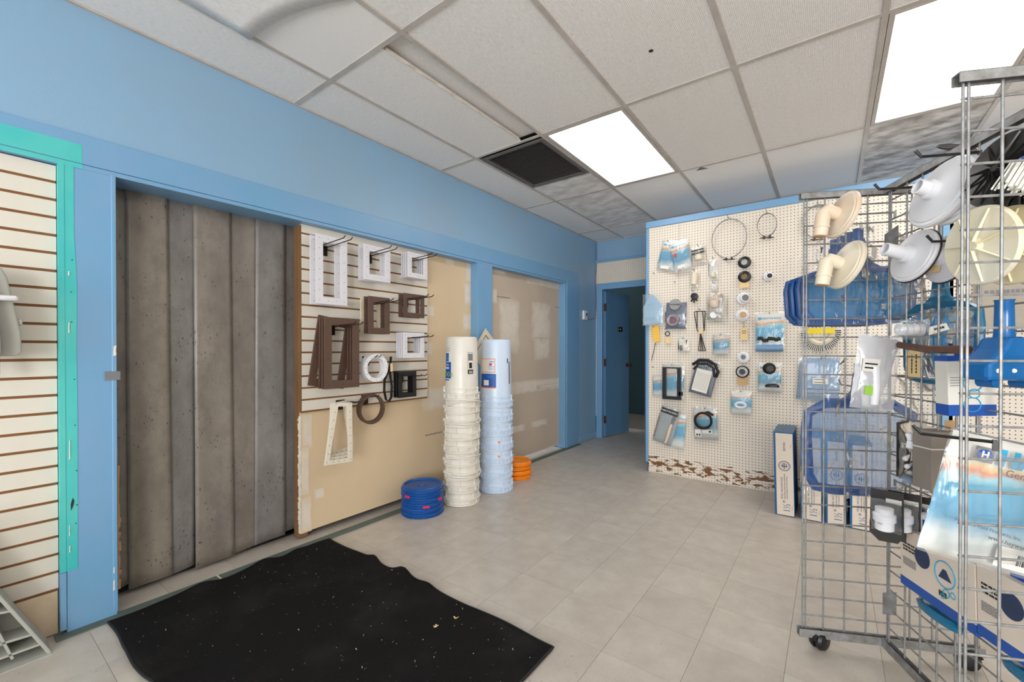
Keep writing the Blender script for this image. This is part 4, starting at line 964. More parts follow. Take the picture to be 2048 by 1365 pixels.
obj('dark_parts', mb, STEELD, t)['kind'] = 'stuff'; obj('lower_roll', MB().tube([(-.1, -.012, -.135), (0, -.016, -.137), (.1, -.012, -.135)], .03, 12), SLATEB, t, smooth=True)
peg_hook(1307, 735, 'left empty beside the black bracket', .04); peg_hook(1309, 548, 'left empty near the pegboard end', .04); peg_hook(1351, 566, 'left empty above the dial packet', .04)
# black bracket packet
t, w_, h_ = bag(1318, 772, 26, 44, CARD, 'small turquoise packet tucked behind the black bracket', brand=False, hook=False, bulge=.008, off=.012)
t, w_, h_ = bag(1346, 765, 46, 78, CARD, 'turquoise card packet with a tall black bracket', brand=False, hook='black bracket packet', off=.03, bulge=.02)
obj('bracket', MB().frame(mw(1345, 37), mh(1345, 764, 60), .012, -.034, -.018, T(-.004, 0, .0), bx=.038), BLACKP, t, bevel=.003); obj('bracket_foot', MB().box(-.09, .085, -.04, -.014, -.165, -.135), BLACKP, t, bevel=.002); obj('clip', MB().box(.06, .1, -.034, -.02, -.125, -.085), BLACKP, t, bevel=.003)
# navy packet with paper and hose
t, w_, h_ = bag(1408, 757, 50, 76, NAVY, 'navy packet with a white instruction sheet and black hose', rot=14, brand=False, hook='navy hose packet', bulge=.02, off=.03)
ps_ = obj('instruction_sheet', MB().box(-.075, .06, -.03, -.0285, -.13, .08), PAPER, t)
mb = MB()
for k in range(9): mb.box(-.06+.013*k, -.058+.013*k, -.0312, -.0305, -.11, .05)
obj('print_lines', mb, INKG, t); text('HAYWARD', .04, PAPER, t, T(0, -.028, .12) @ RY(-8))
obj('hose', MB().tube([(-.12, -.035, .10), (-.07, -.04, .16), (0, -.04, .175), (.07, -.04, .15), (.11, -.036, .09), (.10, -.03, .04)], .013, 8), BLACKR, t, smooth=True); obj('hose', MB().tube([(-.1, -.045, .06), (-.07, -.045, .12), (0, -.045, .14), (.06, -.045, .12), (.09, -.04, .04)], .010, 8), BLACKR, t, smooth=True)
# coil packet by the rakes
t, w_, h_ = bag(1539, 757, 50, 62, CARD2, 'turquoise packet with a small black coil on top', hook='small coil packet', off=.03, bulge=.014)
for k in range(3): ring(t, (-.0+.004*k, -.03-.008*k, .085), .042-.004*k, .008, BLACKR, 'coil')
obj('coil_core', MB().lathe([(.03, 0), (.03, .012)], 16, T(0, -.03, .085) @ RX(90)), BLACKP, t); obj('dark_part', MB().lathe([(.055, 0), (.05, .02), (.03, .03)], 16, T(.02, -.008, -.075) @ Matrix.Diagonal((1, .4, 1, 1))), BLACKP, t)
t, w_, h_ = bag(1482, 806, 44, 50, CARD, 'turquoise packet with a white oval gasket', brand=False, hook='oval gasket packet', bulge=.014, off=.02)
ring(t, (.0, -.022, -.02), .04, .012, WHITEP, 'gasket', ry=.022); obj('barcode_label', MB().box(-.05, .045, -.02, -.019, .05, .085), PAPER, t)
# lower packets
t, w_, h_ = bag(1352, 862, 40, 76, CARD, 'turquoise card packet at the lower pegboard end', hook=False, off=.015, rot=5)
t, w_, h_ = bag(1333, 852, 40, 82, mat('grey_film_card', (150, 160, 162), .4, var=.1), 'grey film packet with a long white nozzle', rot=15, brand=False, hook='nozzle packet', off=.045, bulge=.02)
obj('header_strip', MB().box(-w_*.42, w_*.42, -.026, -.024, h_*.3, h_*.42), INK, t); text('HAYWARD', .03, PAPER, t, T(0, -.0275, h_*.36), sx=1.0); obj('nozzle', MB().tube([(.05, -.03, .07), (.045, -.03, -.02), (.045, -.03, -.09), (.04, -.03, -.16)], [.012, .014, .016, .010], 10), BEIGEP, t, smooth=True); obj('dark_stem', MB().tube([(.055, -.032, .12), (.05, -.032, .04)], .012, 8), INKG, t)
t, w_, h_ = bag(1411, 848, 50, 70, CARD2, 'turquoise packet with a black coiled hose and barcode labels', rot=-4, brand=False, hook='coiled hose packet', off=.03, bulge=.018)
for k in range(4): ring(t, (-.012+.003*k, -.036-.007*k, .03+.003*k), .072-.003*(k % 2), .0085, BLACKR, 'hose_coil')
obj('hose_end', MB().tube([(.0, -.05, .10), (.04, -.05, .115), (.08, -.04, .085)], .010, 8), BLACKR, t, smooth=True)
obj('barcode_label', MB().box(-.09, -.035, -.03, -.029, -.115, -.05), PAPER, t); obj('barcode_label', MB().box(-.03, .06, -.031, -.03, -.085, -.05), PAPER, t); obj('print_lines', MB().box(-.08, -.066, -.0312, -.0305, -.108, -.09).box(-.058, -.044, -.0312, -.0305, -.108, -.09).box(.03, .05, -.0325, -.0315, -.075, -.06), INK, t)
# stack of slate blue packets and round brush behind the rack
for k, (dx, dy, rr) in enumerate([(-9, 6, 4), (-4, 3, 2), (0, 0, 0)]):
    t, w_, h_ = bag(1641+dx, 757+dy, 80, 88, SLATEB, 'slate blue flat packet, %s in the pile behind the wire rack' % ['rearmost', 'middle', 'front one'][k], rot=rr, brand=False, hook='slate blue packets' if k == 2 else False, off=.02+.02*k, bulge=.012, group='slate blue packets behind the rack')
obj('price_label', MB().box(-.05, .05, -.022, -.021, -.045, .0), PAPER, t); obj('print_lines', MB().box(-.04, .03, -.0225, -.0218, -.012, -.008).box(-.04, .035, -.0225, -.0218, -.035, -.03).box(-.12, .12, -.0225, -.0218, -.09, -.087), INK, t)
c = pp(1641, 668, .06); t = thing('wall_brush', 'curved black and white striped pool brush with a yellow label', 'brush', c); a_, b_ = mw(1641, 78)/2, mh(1641, 668, 56)/2
obj('brush_back', MB().tube([(a_*.62*math.cos(R(180+180*k/16)), 0, .02+b_*.85*math.sin(R(180+180*k/16))) for k in range(17)], .022, 8), CREAMP, t, smooth=True)
for mm, o_ in ((BRISTLE, 0), (INK, 3)):
    mb = MB()
    for k in range(30):
        q = R(183+6*k+o_); mb.tube([(a_*.7*math.cos(q), -.005, .02+b_*.98*math.sin(q)), (a_*1.02*math.cos(q), -.01, .02+b_*1.4*math.sin(q))], .0045, 5)
    obj('bristle_tuft', mb, mm, t)
obj('yellow_label', MB().box(-a_*.72, a_*.72, -.03, -.024, .0, .045), mat('bright_yellow', (240, 214, 30), .5), t); peg_hook(1641, 645, 'holding the striped brush', .07)

# ---- vacuum hose cartons on the floor
BXS = [(2.318, 2.443, 3.745, -1.3, .615), (2.478, 2.603, 3.75, -.6, .605), (2.622, 2.74, 3.755, -.3, .59), (2.757, 2.875, 3.76, 0, .58)]
BL = ['tall white and blue hose carton standing at the row end', 'tall white and blue hose carton second from the worn pegboard edge', 'tall white and blue hose carton third from the worn pegboard edge', 'tall white and blue hose carton fourth from the worn pegboard edge']
for (x0, x1, y, rot, hh), lb in zip(BXS, BL):
    t = thing('hose_carton', lb, 'carton', M=T((x0+x1)/2, y, .001) @ RY(rot), group='pool hose cartons'); W = (x1-x0)/2
    obj('carton_body', MB().box(-W, W, 0, .38, 0.002, hh), CARTB, t, bevel=.003)
    obj('front_panel', MB().box(-W+.014, W-.004, -.0012, 0, .006, hh-.006), CARTON, t)
    obj('top_flap', MB().box(-W-.001, W+.001, .0, .38, hh, hh+.003), mat('carton_top', (70, 104, 136), .5) if 'carton_top' not in D.materials else D.materials['carton_top'], t)
    V = RY(-90)
    def vt(s, size, x, z, m=INKB, sx=.9): text(s, size, m, t, T(x, -.0018, z) @ V, sx=sx, align='LEFT')
    vt('1½"', .062, .015, .03, CARTB, .8); vt('POOL VACUUM HOSE', .018, -.014, .125); vt('MANGUERA FLEXIBLE PARA ASPIRADORA', .0105, .004, .125, INKB, .95); vt("TUYAU D'ASPIRATION POUR PISCINE", .0105, .018, .125, INKB, .95); vt('BXPC002', .02, .006, hh-.135, INKB, .8)
    c_ = (.0, 0, hh*.61)
    ring(t, (.004, -.002, hh*.60), .036, .0016, INKB, 'emblem_ring'); ring(t, (.004, -.002, hh*.60), .030, .0008, INKB, 'emblem_ring')
    obj('emblem', MB().box(-.018, .026, -.0022, -.0012, hh*.60-.003, hh*.60+.001).box(.0, .006, -.0022, -.0012, hh*.60-.022, hh*.60+.022).box(-.01, -.006, -.0022, -.0012, hh*.6-.015, hh*.6+.018).box(.014, .018, -.0022, -.0012, hh*.6-.015, hh*.6+.018), INKB, t)
    obj('staple', MB().box(.046, .0475, -.002, -.001, .05, .08).box(.046, .0475, -.002, -.001, hh-.11, hh-.08), PRINTR, t)

# ================================================================== WIRE DISPLAY RACK
A0 = Vector((2.56, 2.13, 0)); ANG = R(25.5)
U = Vector((math.cos(ANG), math.sin(ANG), 0)); V = Vector((-math.sin(ANG), math.cos(ANG), 0))
ZB, ZT, WID, GAPR, MID = .085, 1.857, .61, .78, .29
rack = thing('gridwall_rack', 'galvanised wire grid display rack on black casters', 'rack', M=T(*A0) @ Matrix.Rotation(ANG, 4, 'Z'))
vw = MB().cyl((0, 0, ZB), (0, 0, ZT), .0031, 6).mesh('wire')
_hm = {}
def grid_panel(o, d, L, name='grid_panel'):            # o, d in rack-local x,y
    d = Vector((*d, 0)).normalized(); o = Vector((*o, 0)); nrm = Vector((-d.y, d.x, 0))
    b = lambda s, z: o+d*s+Vector((0, 0, z))
    rails = []
    for z0, z1 in ((ZB-.03, ZB), (ZT-.012, ZT+.012)):
        mb = MB(); rails.append(mb)
        for sgn in (-1, 1): mb.add([b(-.015, z0)+nrm*sgn*.013, b(L+.015, z0)+nrm*sgn*.013, b(L+.015, z1)+nrm*sgn*.013, b(-.015, z1)+nrm*sgn*.013, b(-.015, z0)+nrm*sgn*.0105, b(L+.015, z0)+nrm*sgn*.0105, b(L+.015, z1)+nrm*sgn*.0105, b(-.015, z1)+nrm*sgn*.0105], [(0, 1, 2, 3), (7, 6, 5, 4), (0, 4, 5, 1), (2, 6, 7, 3), (1, 5, 6, 2), (0, 3, 7, 4)])
        zz = z1 if z1 > 1 else z0
        mb.add([b(-.015, zz)+nrm*.013, b(L+.015, zz)+nrm*.013, b(L+.015, zz)-nrm*.013, b(-.015, zz)-nrm*.013, b(-.015, zz-.002)+nrm*.013, b(L+.015, zz-.002)+nrm*.013, b(L+.015, zz-.002)-nrm*.013, b(-.015, zz-.002)-nrm*.013], [(0, 1, 2, 3), (7, 6, 5, 4), (0, 4, 5, 1), (2, 6, 7, 3), (1, 5, 6, 2), (0, 3, 7, 4)])
    pnl = obj(name, rails[1], STEEL, rack); obj('foot_rail', rails[0], STEEL, pnl)
    n = int(L/.0762); e = (L-n*.0762)/2
    ss = [0, .011]+[e+.0762*k for k in range(1, n)]+[L-.011, L]
    for s in ss:
        w_ = obj('wire', vw, STEEL, pnl); w_.location = o+d*s
    key = round(L, 3)
    if key not in _hm: _hm[key] = MB().cyl((0, 0, 0), (L, 0, 0), .0031, 6).mesh('wire')
    k = 0; z = ZB+.052
    while z < ZT-.03:
        w_ = obj('wire', _hm[key], STEEL, pnl); w_.location = b(0, z)+nrm*.005; w_.rotation_euler.z = math.atan2(d.y, d.x); z += .0762
    return pnl
grid_panel((0, 0), (1, 0), WID); grid_panel((0, -GAPR), (1, 0), WID); grid_panel((MID, -.025), (0, -1), GAPR-.05)
for s in (-1, 1):
    yb = -.0 if s < 0 else -GAPR
    for z in (ZB+.1, ZT-.26):
        obj('corner_bracket', MB().prism([(0, 0), (.045, .02), (.045, .11), (0, .085)], -.002, .002, T(MID-.012, yb+s*.02+.0, z) @ RZ(-60)), STEEL, rack)
def caster(x, y, rot):
    c_ = obj('caster', MB().cyl((0, 0, .04), (0, 0, ZB-.02), .010, 12), STEEL, rack); c_.location = (x, y, 0); c_.rotation_euler.z = R(rot); c_.scale = (1.35, 1.35, 1)
    for sgn in (-1, 1): obj('wheel', MB().lathe([(.006, sgn*.003), (.026, sgn*.003), (.0275, sgn*.01), (.023, sgn*.018), (.012, sgn*.02)], 24, T(.012, 0, .0375) @ RX(90) @ Matrix.Diagonal((1, 1.34, 1, 1))), BLACKP, c_, smooth=True)
    obj('hood', MB().tube(arc((.012, 0, .0375), .029, 20, 170, 8, ry=.038), .007, 6), BLACKP, c_, smooth=True)
caster(.055, 0, 35); caster(WID-.055, 0, -20); caster(.055, -GAPR, 10); caster(WID-.055, -GAPR, 60)
ROT = Matrix.Rotation(ANG, 4, 'Z')
def onA(px, py, off): return onplane(px, py, A0+V*off, V)     # off < 0 comes towards the camera
def onB(px, py, off): return onplane(px, py, A0+U*(MID+off), U)
def rscale(p, n): return n*depth(p)/FPX
RG = 'goods hung on the wire rack'
def rthing(name, label, cat, p, tilt=None, group=None): return thing(name, label, cat, M=T(*p) @ ROT @ (tilt or Matrix.Identity(4)), group=group)
def rack_hook(p0, p1, label, m=STEEL, r=.0035, tip=.02):
    p0, p1 = Vector(p0), Vector(p1); d = (p1-p0).normalized()
    t = thing('grid_hook', label, 'hook', p0, 0, 'hooks on the wire rack')
    q = p1-p0
    obj('arm', MB().tube([(0, 0, 0), q*.5, q-d*.01, q+d*.006+Vector((0, 0, tip))], r, 6), m, t)
    obj('mount', MB().box(-.004, .004, -.005, .005, -.02, .005), m, t)
    return t
def viewdir(c, r, u_, t):
    d = (Vector(c)-C0).normalized(); rr = d.cross(UP0).normalized(); return (rr*r+rr.cross(d)*u_-d*t).normalized()
def camdir(r, u_, t): return (RT*r+Vector((0, 0, 1))*u_-_f*t).normalized()
# vacuum plates: shallow dish with a pipe stub, optional elbow
def plate(px, py, off, rpx, nrm, m, label, elbow=None, stub=.72, pr=.026, oring=False, plane=onA, nm='vacuum_plate'):
    c = plane(px, py, off); r = rscale(c, rpx); n_ = viewdir(c, *nrm)
    t = thing(nm, label, 'vacuum plate', M=axisM(c, n_), group='round vacuum plates on the rack')
    obj('dish', MB().lathe([(r*.5, -r*.14), (r*.97, -r*.12), (r, -r*.08), (r, 0), (r*.95, r*.05), (r*.88, r*.05), (r*.85, r*.09), (r*.3, r*.17), (r*.26, r*.19)], 40), m, t, smooth=True)
    Mi = axisM(c, n_).inverted().to_3x3()
    if elbow:
        dn = Mi @ Vector((0, 0, -1)); dn = (dn-Vector((0, 0, dn.z*.55))).normalized() if elbow == 1 else Vector(elbow)
        b = Vector((0, 0, r*stub)); 
        obj('elbow', MB().tube([(0, 0, r*.12), b*.92, b+dn*.010, b+dn*.03, b+dn*.098], [pr, pr, pr*1.02, pr*1.02, pr*.95], 16), m, t, smooth=True)
        e = b+dn*.099; obj('bore', MB().tube([e-dn*.002, e+dn*.0006], pr*.78, 14), TAN, t)
        obj('socket_ring', MB().tube([b+dn*.06, b+dn*.066], pr*1.1, 16), m, t, smooth=True)
    else:
        obj('pipe', MB().lathe([(pr*1.35, r*.12), (pr*1.35, r*.34), (pr*1.02, r*.38), (pr, r*stub), (pr*.82, r*stub), (pr*.8, r*.3)], 24), m, t, smooth=True)
        obj('bore', MB().lathe([(pr*.8, r*.3), (pr*.5, r*.301)], 16), GREYP, t)
    if oring: obj('seal_ring', MB().tube([((r*1.005)*math.cos(2*PI*k/40), (r*1.005)*math.sin(2*PI*k/40), -r*.1) for k in range(40)], .003, 6, closed=True), BLACKR, t)
    return t
NB = (-.80, .39, .45)
plate(1682, 430, -.13, 47, NB, BEIGEP, 'beige vacuum plate with elbow on the upper rack corner', elbow=1, pr=.0245)
plate(1690, 530, -.13, 50, NB, CREAMP, 'yellowed cream vacuum plate with elbow below the beige one', elbow=1, pr=.0245)
h0 = onB(1795, 492, 0); rack_hook(h0, h0-U*.17+Vector((0, 0, .004)), 'steel rack hook holding the cream elbow plate')
h0 = onB(1790, 425, 0); rack_hook(h0, h0-U*.20, 'steel rack hook holding the beige elbow plate')
plate(1880, 385, -.40, 71, (-.74, .45, .5), WHITEP, 'large glossy white vacuum plate with a pipe stub', stub=.62, pr=.022)
plate(1918, 382, -.43, 68, (-.74, .45, .5), WHITEP, 'large white vacuum plate hanging behind the glossy one', stub=.35, pr=.022)
plate(1826, 512, -.27, 53, (-.75, .36, .55), WHITEP, 'white vacuum plate with long pipe and black seal edge', stub=1.05, pr=.021, oring=True)
plate(1893, 516, -.33, 50, (-.75, .30, .58), LAVP, 'grey-white vacuum plate with a paper tag', stub=.5, pr=.022, oring=True)
t = D.objects['vacuum_plate.005']; obj('paper_tag', MB().box(-.03, .01, -.05, -.02, .02, .021), MANILA, t)
h0 = onB(1836, 374, 0); rack_hook(h0, h0-U*.13, 'black rack hook above the glossy white plate', BLACKP, .0045)
h0 = onB(1960, 305, 0); rack_hook(h0, h0-U*.16, 'black rack hook below the ceiling cable', BLACKP, .0045)
h0 = onB(1925, 481, 0); rack_hook(h0, h0-U*.09, 'black rack hook at the grey-white plate', BLACKP, .0042)
# cream flat discs with ribs and black finned discs, facing the camera
def disc(px, py, off, rpx, nrm, m, label, fins, finm, nm):
    c = onA(px, py, off); r = rscale(c, rpx); t = thing(nm, label, 'disc', M=axisM(c, viewdir(c, *nrm)), group='ribbed discs on the rack')
    obj('dish', MB().lathe([(r*.9, -.012), (r, -.008), (r, .0), (r*.97, .004), (r*.2, .010), (r*.12, .018), (r*.05, .018)], 48), m, t, smooth=True)
    for k in range(fins):
        a = 2*PI*k/fins+.3
        obj('rib', MB().add([(r*.12, -.002, .016), (r*.93, -.0015, .004), (r*.93, .0015, .004), (r*.12, .002, .016), (r*.12, 0, .024), (r*.93, 0, .008)], [(0, 1, 5, 4), (3, 4, 5, 2), (0, 3, 2, 1), (0, 4, 3), (1, 2, 5)]), finm, t).rotation_euler.z = a
    return t
disc(1960, 492, -.62, 78, (-.75, .05, .66), PALEY, 'pale cream ribbed disc in front on the rack', 7, PALEY, 'ribbed_disc')
disc(2018, 492, -.59, 78, (-.75, .05, .66), YELP, 'yellowed cream ribbed disc second on its hook', 7, YELP, 'ribbed_disc')
disc(2072, 494, -.56, 77, (-.75, .05, .66), YELP, 'yellowed cream ribbed disc rearmost on its hook', 7, YELP, 'ribbed_disc')
disc(2003, 338, -.62, 74, (-.70, .38, .6), BLACKP, 'black finned disc behind the rack post', 14, STEELD, 'finned_disc')
disc(2055, 352, -.58, 72, (-.70, .38, .6), BLACKP, 'black finned disc hanging at the back', 14, STEELD, 'finned_disc')
c = onA(2052, 345, -.73); t = rthing('tile_brush', 'white bristled brush by the black finned discs', 'brush', c, RY(20)); obj('handle', MB().box(-.02, .1, -.012, .012, .02, .035), PRINTB, t, bevel=.004)
mb = MB(); random.seed(8)
for k in range(60): x = -.035+.12*random.random(); y = random.uniform(-.01, .01); mb.tube([(x, y, .02), (x-.012, y*1.6, -.04-.012*random.random())], .0022, 4)
obj('bristle_tuft', mb, BRISTLE, t)
# ceiling cable coil lying on the rack top
mb = MB(); c = onA(1915, 296, -.30)
for k in range(4): mb.tube([c+RT*(.05+.004*k)*math.cos(2*PI*q/20)+Vector((0, 0, (.014+.004*k)*math.sin(2*PI*q/20)))+_f*.03*math.sin(2*PI*q/20) for q in range(20)], .0014, 5, closed=True)
o = obj('wire_coil', mb, STEELD); tag(o, 'loose coil of thin grey wire on top of the rack', 'cable')

# leaf rakes on hooks behind the far grid panel
def rake(p, wd, ht, label, fm_=FILMT, rm=RAKE, tilt=0, group=None, wrap_=True, rimr=.013):
    t = rthing('leaf_rake', label, 'leaf rake', p, RZ(tilt), group); w2 = wd/2
    out = [(-w2*.62, 0), (-w2*.97, -ht*.12), (-w2, -ht*.3), (-w2*.96, -ht*.82), (-w2*.82, -ht*.97), (-w2*.5, -ht), (w2*.5, -ht), (w2*.82, -ht*.97), (w2*.96, -ht*.82), (w2, -ht*.3), (w2*.97, -ht*.12), (w2*.62, 0)]
    pts = [(x, 0, z) for x, z in out]
    obj('rim', MB().tube(pts, rimr, 8, closed=True), rm, t, smooth=True)
    obj('net', MB().grid(lambda u, v: Vector(((u-.5)*wd*.94*(1-.25*max(0, v-.85)/.15), .03*math.sin(PI*u)*math.sin(PI*v)+.004*math.sin(40*u), -ht*(1-v)*.98)), 14, 12), fm_, t, smooth=True)
    obj('yoke', MB().prism([(-w2*.6, -.012), (w2*.6, -.012), (w2*.25, .03), (.03, .055), (.022, .13), (-.022, .13), (-.03, .055), (-w2*.25, .03)], -.008, .008), rm, t, bevel=.004)
    obj('handle_socket', MB().lathe([(.018, .05), (.018, .17), (.013, .17), (.013, .1)], 14, Matrix.Identity(4)), rm, t, smooth=True)
    for x in (-.012, .012): obj('rivet', MB().lathe([(.006, 0), (.004, .003)], 8, T(x, -.009, .02) @ RX(90)), PAPER, t)
    if wrap_:
        def fb(u, v):
            x = (u-.5)*wd*1.16*(1-.72*max(0, (v-.66)/.34)**1.2); z = -ht*1.07+(ht*1.07+.19)*v
            q = _sd[0]; return Vector((x, -.022-.012*noise.noise(Vector((x*14, z*11, q)))-.006*noise.noise(Vector((x*50, z*38, q))), z))
        _sd[0] += 5; obj('film_bag', MB().grid(fb, 26, 28), FILMC, t, smooth=True)
    return t
RL = ['blue leaf rake wrapped in film, front of its row behind the grid', 'blue leaf rake wrapped in film, second in its row behind the grid', 'blue leaf rake wrapped in film, third in its row behind the grid', 'blue leaf rake wrapped in film, last in its row behind the grid']
for k in range(4):
    p = onA(1716, 520, .09+.055*k); p = onA(1716, 540, .07)+V*(.06*k)
    rake(p, .40, .215, RL[k], group='wrapped leaf rakes behind the grid', wrap_=k in (0, 3))
h0 = onA(1716, 497, 0); rack_hook(h0, h0+V*.32, 'steel rack hook carrying the row of leaf rakes')
rake(onA(1718, 808, .10), .40, .37, 'pale blue netted leaf rake hanging low behind the grid', FILMB, RAKE, group=None, rimr=.021)
h0 = onA(1718, 775, 0); rack_hook(h0, h0+V*.14, 'steel rack hook carrying the low leaf rake')
# teal curved rake head beside the centre panel, and blue vacuum heads
t = rake(onB(1880, 610, .10), .30, .28, 'clear teal curved rake head beside the centre grid', FILMT, TEALG, 95, wrap_=False)
def vac_head(px, py, off, label, s=1):
    c = onA(px, py, off); t = rthing('pool_vacuum', label, 'vacuum head', c, RZ(12), 'blue vacuum heads on the rack')
    obj('neck', MB().lathe([(.030*s, .0), (.024*s, .03), (.022*s, .11), (.025*s, .115), (.018*s, .115)], 18), BLUEG, t, smooth=True)
    obj('body', MB().prism([(-.1*s, -.09), (.1*s, -.09), (.1*s, -.05), (.05*s, -.01), (.03*s, .02), (-.03*s, .02), (-.05*s, -.01), (-.1*s, -.05)], -.035, .035), BLUEG, t, bevel=.01)
    for x in (-.07, -.02, .03, .075): obj('rivet', MB().lathe([(.006, 0), (.004, .003)], 8, T(x*s, -.036, -.065) @ RX(90)), PAPER, t)
    obj('wheel', MB().cyl((-.05*s, -.02, -.095), (-.05*s, .02, -.095), .014, 12), BLUEG, t, smooth=True)
vac_head(2008, 690, -.64, 'translucent blue vacuum head hung on the near grid', .8)
vac_head(2075, 692, -.62, 'translucent blue vacuum head next to the first one', .8)
# stacked white cups with a tag
c = onB(1818, 660, -.06); t = rthing('cup_pack', 'clear pack of stacked white cups with a paper tag', 'fittings', c)
for k in range(4): obj('cup', MB().lathe([(.017, 0), (.021, .002), (.021, .016), (.018, .018)], 18, T(-.035+.019*k, 0, 0) @ RY(90)), WHITEP, t, smooth=True)
film(.12, .07, .025, 31, FILM, t); obj('paper_tag', MB().prism([(.05, -.02), (.11, .0), (.10, .022), (.05, .008)], -.014, -.013), PAPER, t)
scrawl(.03, .007, INK, t, T(.08, -.0145, .004) @ RY(-15), 3, 3)
# brown strip shelf
p0, p1 = onB(1795, 690, -.02), onA(1935, 700, -.55); c = (p0+p1)/2
o = obj('rubber_strip', MB().tube([p0, p0*.5+p1*.5+Vector((0, 0, -.008)), p1], .012, 8), WOODD); tag(o, 'brown hose length lying across the rack hooks', 'hose')
# bag with white stem and hook tips in front of the far panel
h0 = onA(1720, 682, 0); rack_hook(h0, h0-V*.10, 'steel rack hook holding the white stem packet')
c = onA(1750, 745, -.12); s_ = rscale(c, 1); t = rthing('parts_packet', 'white tapered packet with a long plastic stem', 'packet', c, RY(6))
obj('insert', MB().prism([(-36*s_, 72*s_), (38*s_, 68*s_), (24*s_, -20*s_), (10*s_, -72*s_), (-14*s_, -70*s_), (-28*s_, 10*s_)], .002, .004), WHITEP, t)
obj('stem', MB().tube([(-.01, -.008, .02), (0, -.012, -.06), (.004, -.01, -.12)], [.02, .016, .013], 12), WHITEP, t, smooth=True); film(76*s_, 150*s_, .02, 55, FILMM, t)
obj('barcode_label', MB().box(-30*s_, 0, -.024, -.023, 0, 26*s_), PAPER, t); obj('print_lines', MB().box(-26*s_, -6*s_, -.0245, -.0238, 6*s_, 9*s_).box(-26*s_, -4*s_, -.0245, -.0238, 14*s_, 17*s_), INK, t); obj('green_mark', MB().box(-20*s_, -6*s_, -.022, -.021, -46*s_, -28*s_), PRINTG, t)
# manila tag, grey ring on the centre panel
c = onB(1828, 728, .03); t = rthing('hang_tag', 'long manila tag with handwriting on the centre grid', 'tag', c); obj('card', MB().box(-.022, .022, -.001, .001, -.055, .05), MANILA, t); scrawl(.07, .004, INK, t, T(-.008, -.0015, 0) @ RY(-90), 6, 4); scrawl(.07, .004, INK, t, T(.006, -.0015, 0) @ RY(-90), 6, 5)
c = pp(1858, 745, .10); t = thing('hose_ring', 'grey coiled seal ring on the pegboard behind the rack', 'ring', c); ring(t, (0, 0, 0), .05, .010, GREYP, ry=.13); ring(t, (.012, -.02, 0), .048, .008, INKG, ry=.125)
# white valves on a black card
c = onB(1808, 900, -.05); t = rthing('valve_card', 'black blister card with small white valves', 'packet', c, RZ(40)); obj('backing_card', MB().box(-.045, .05, .004, .006, -.09, .10), BLKCARD, t)
for k, (x, z, r_, l_) in enumerate([(-.01, .05, .014, .03), (-.012, .02, .02, .03), (.012, -.005, .021, .02), (-.03, -.02, .008, .03), (-.012, -.05, .009, .04), (.016, -.05, .009, .035)]): obj('valve', MB().lathe([(r_*.6, -l_/2), (r_, -l_*.4), (r_, l_*.4), (r_*.5, l_/2)], 14, T(x, -.016, z) @ (RX(90) if k == 2 else RY(20*k))), WHITEP, t, smooth=True)
film(.1, .19, .02, 62, FILM, t); obj('hinge_tag', MB().box(.03, .05, -.01, -.008, -.03, .02), MANILA, t)
# three black cards with white pipe unions
h0 = onA(1790, 962, 0); rack_hook(h0, h0-V*.30, 'steel rack hook holding the black union cards')
for k, (px, py, off) in enumerate([(1772, 1032, -.29), (1806, 1034, -.23), (1838, 1040, -.17)]):
    c = onA(px, py, off); t = rthing('union_card', ['black card with white pipe union, front of three', 'black card with white pipe union, middle of three', 'black card with white pipe union, rear of three'][k], 'packet', c, RZ(-38) @ RX(4), 'black cards with white unions')
    obj('backing_card', MB().prism([(-.04, .085), (.045, .085), (.045, -.06), (.03, -.09), (-.02, -.095), (-.045, -.07)], .004, .0055), BLKCARD, t)
    obj('union', MB().lathe([(.02, -.04), (.026, -.036), (.027, -.008), (.031, -.006), (.031, .016), (.025, .02), (.025, .036), (.018, .038)], 20, T(0, -.028, .0)), WHITEP, t, smooth=True)
    obj('price_label', MB().box(.0, .04, -.0005, .003, .045, .06), PAPER, t); film(.08, .11, .05, 70+k, FILM, t, top=.1)
# carton hanging behind the near panel: white box with blue ends
c = onA(1943, 772, -.45); s_ = rscale(c, 1); t = rthing('bubble_carton', 'white hanging carton with blue ends and bubble print', 'carton', c, RY(-2)); w2, h2 = 40*s_, 60*s_
obj('carton_body', MB().box(-w2, w2, 0, .05, -h2, h2), PAPER, t, bevel=.002); obj('blue_end', MB().box(-w2-.0005, w2+.0005, -.0006, .0505, h2-10*s_, h2+.0005), PRINTB, t); obj('blue_end', MB().box(-w2-.0005, w2+.0005, -.0006, .0505, -h2-.0005, -h2+22*s_), PRINTB, t)
obj('hang_flap', MB().frame(w2*1.2, 20*s_, 6*s_, .02, .022, T(.01, 0, h2+8*s_)), PRINTB, t)
for x, z, r_ in ((8, 40, 9), (2, 5, 16), (4, -16, 9), (0, -38, 14)): ring(t, (x*s_, -.001, z*s_), r_*s_, .0016, PRINTT, 'bubble_print', 20)
obj('print_lines', MB().box(-w2*.9, -w2*.4, -.0006, 0, .0, .002).box(-w2*.9, -w2*.4, -.0006, 0, .008, .010).box(-w2*.9, -w2*.45, -.0006, 0, .016, .018).box(-w2*.9, -w2*.5, -.0006, 0, .024, .026), INKG, t)
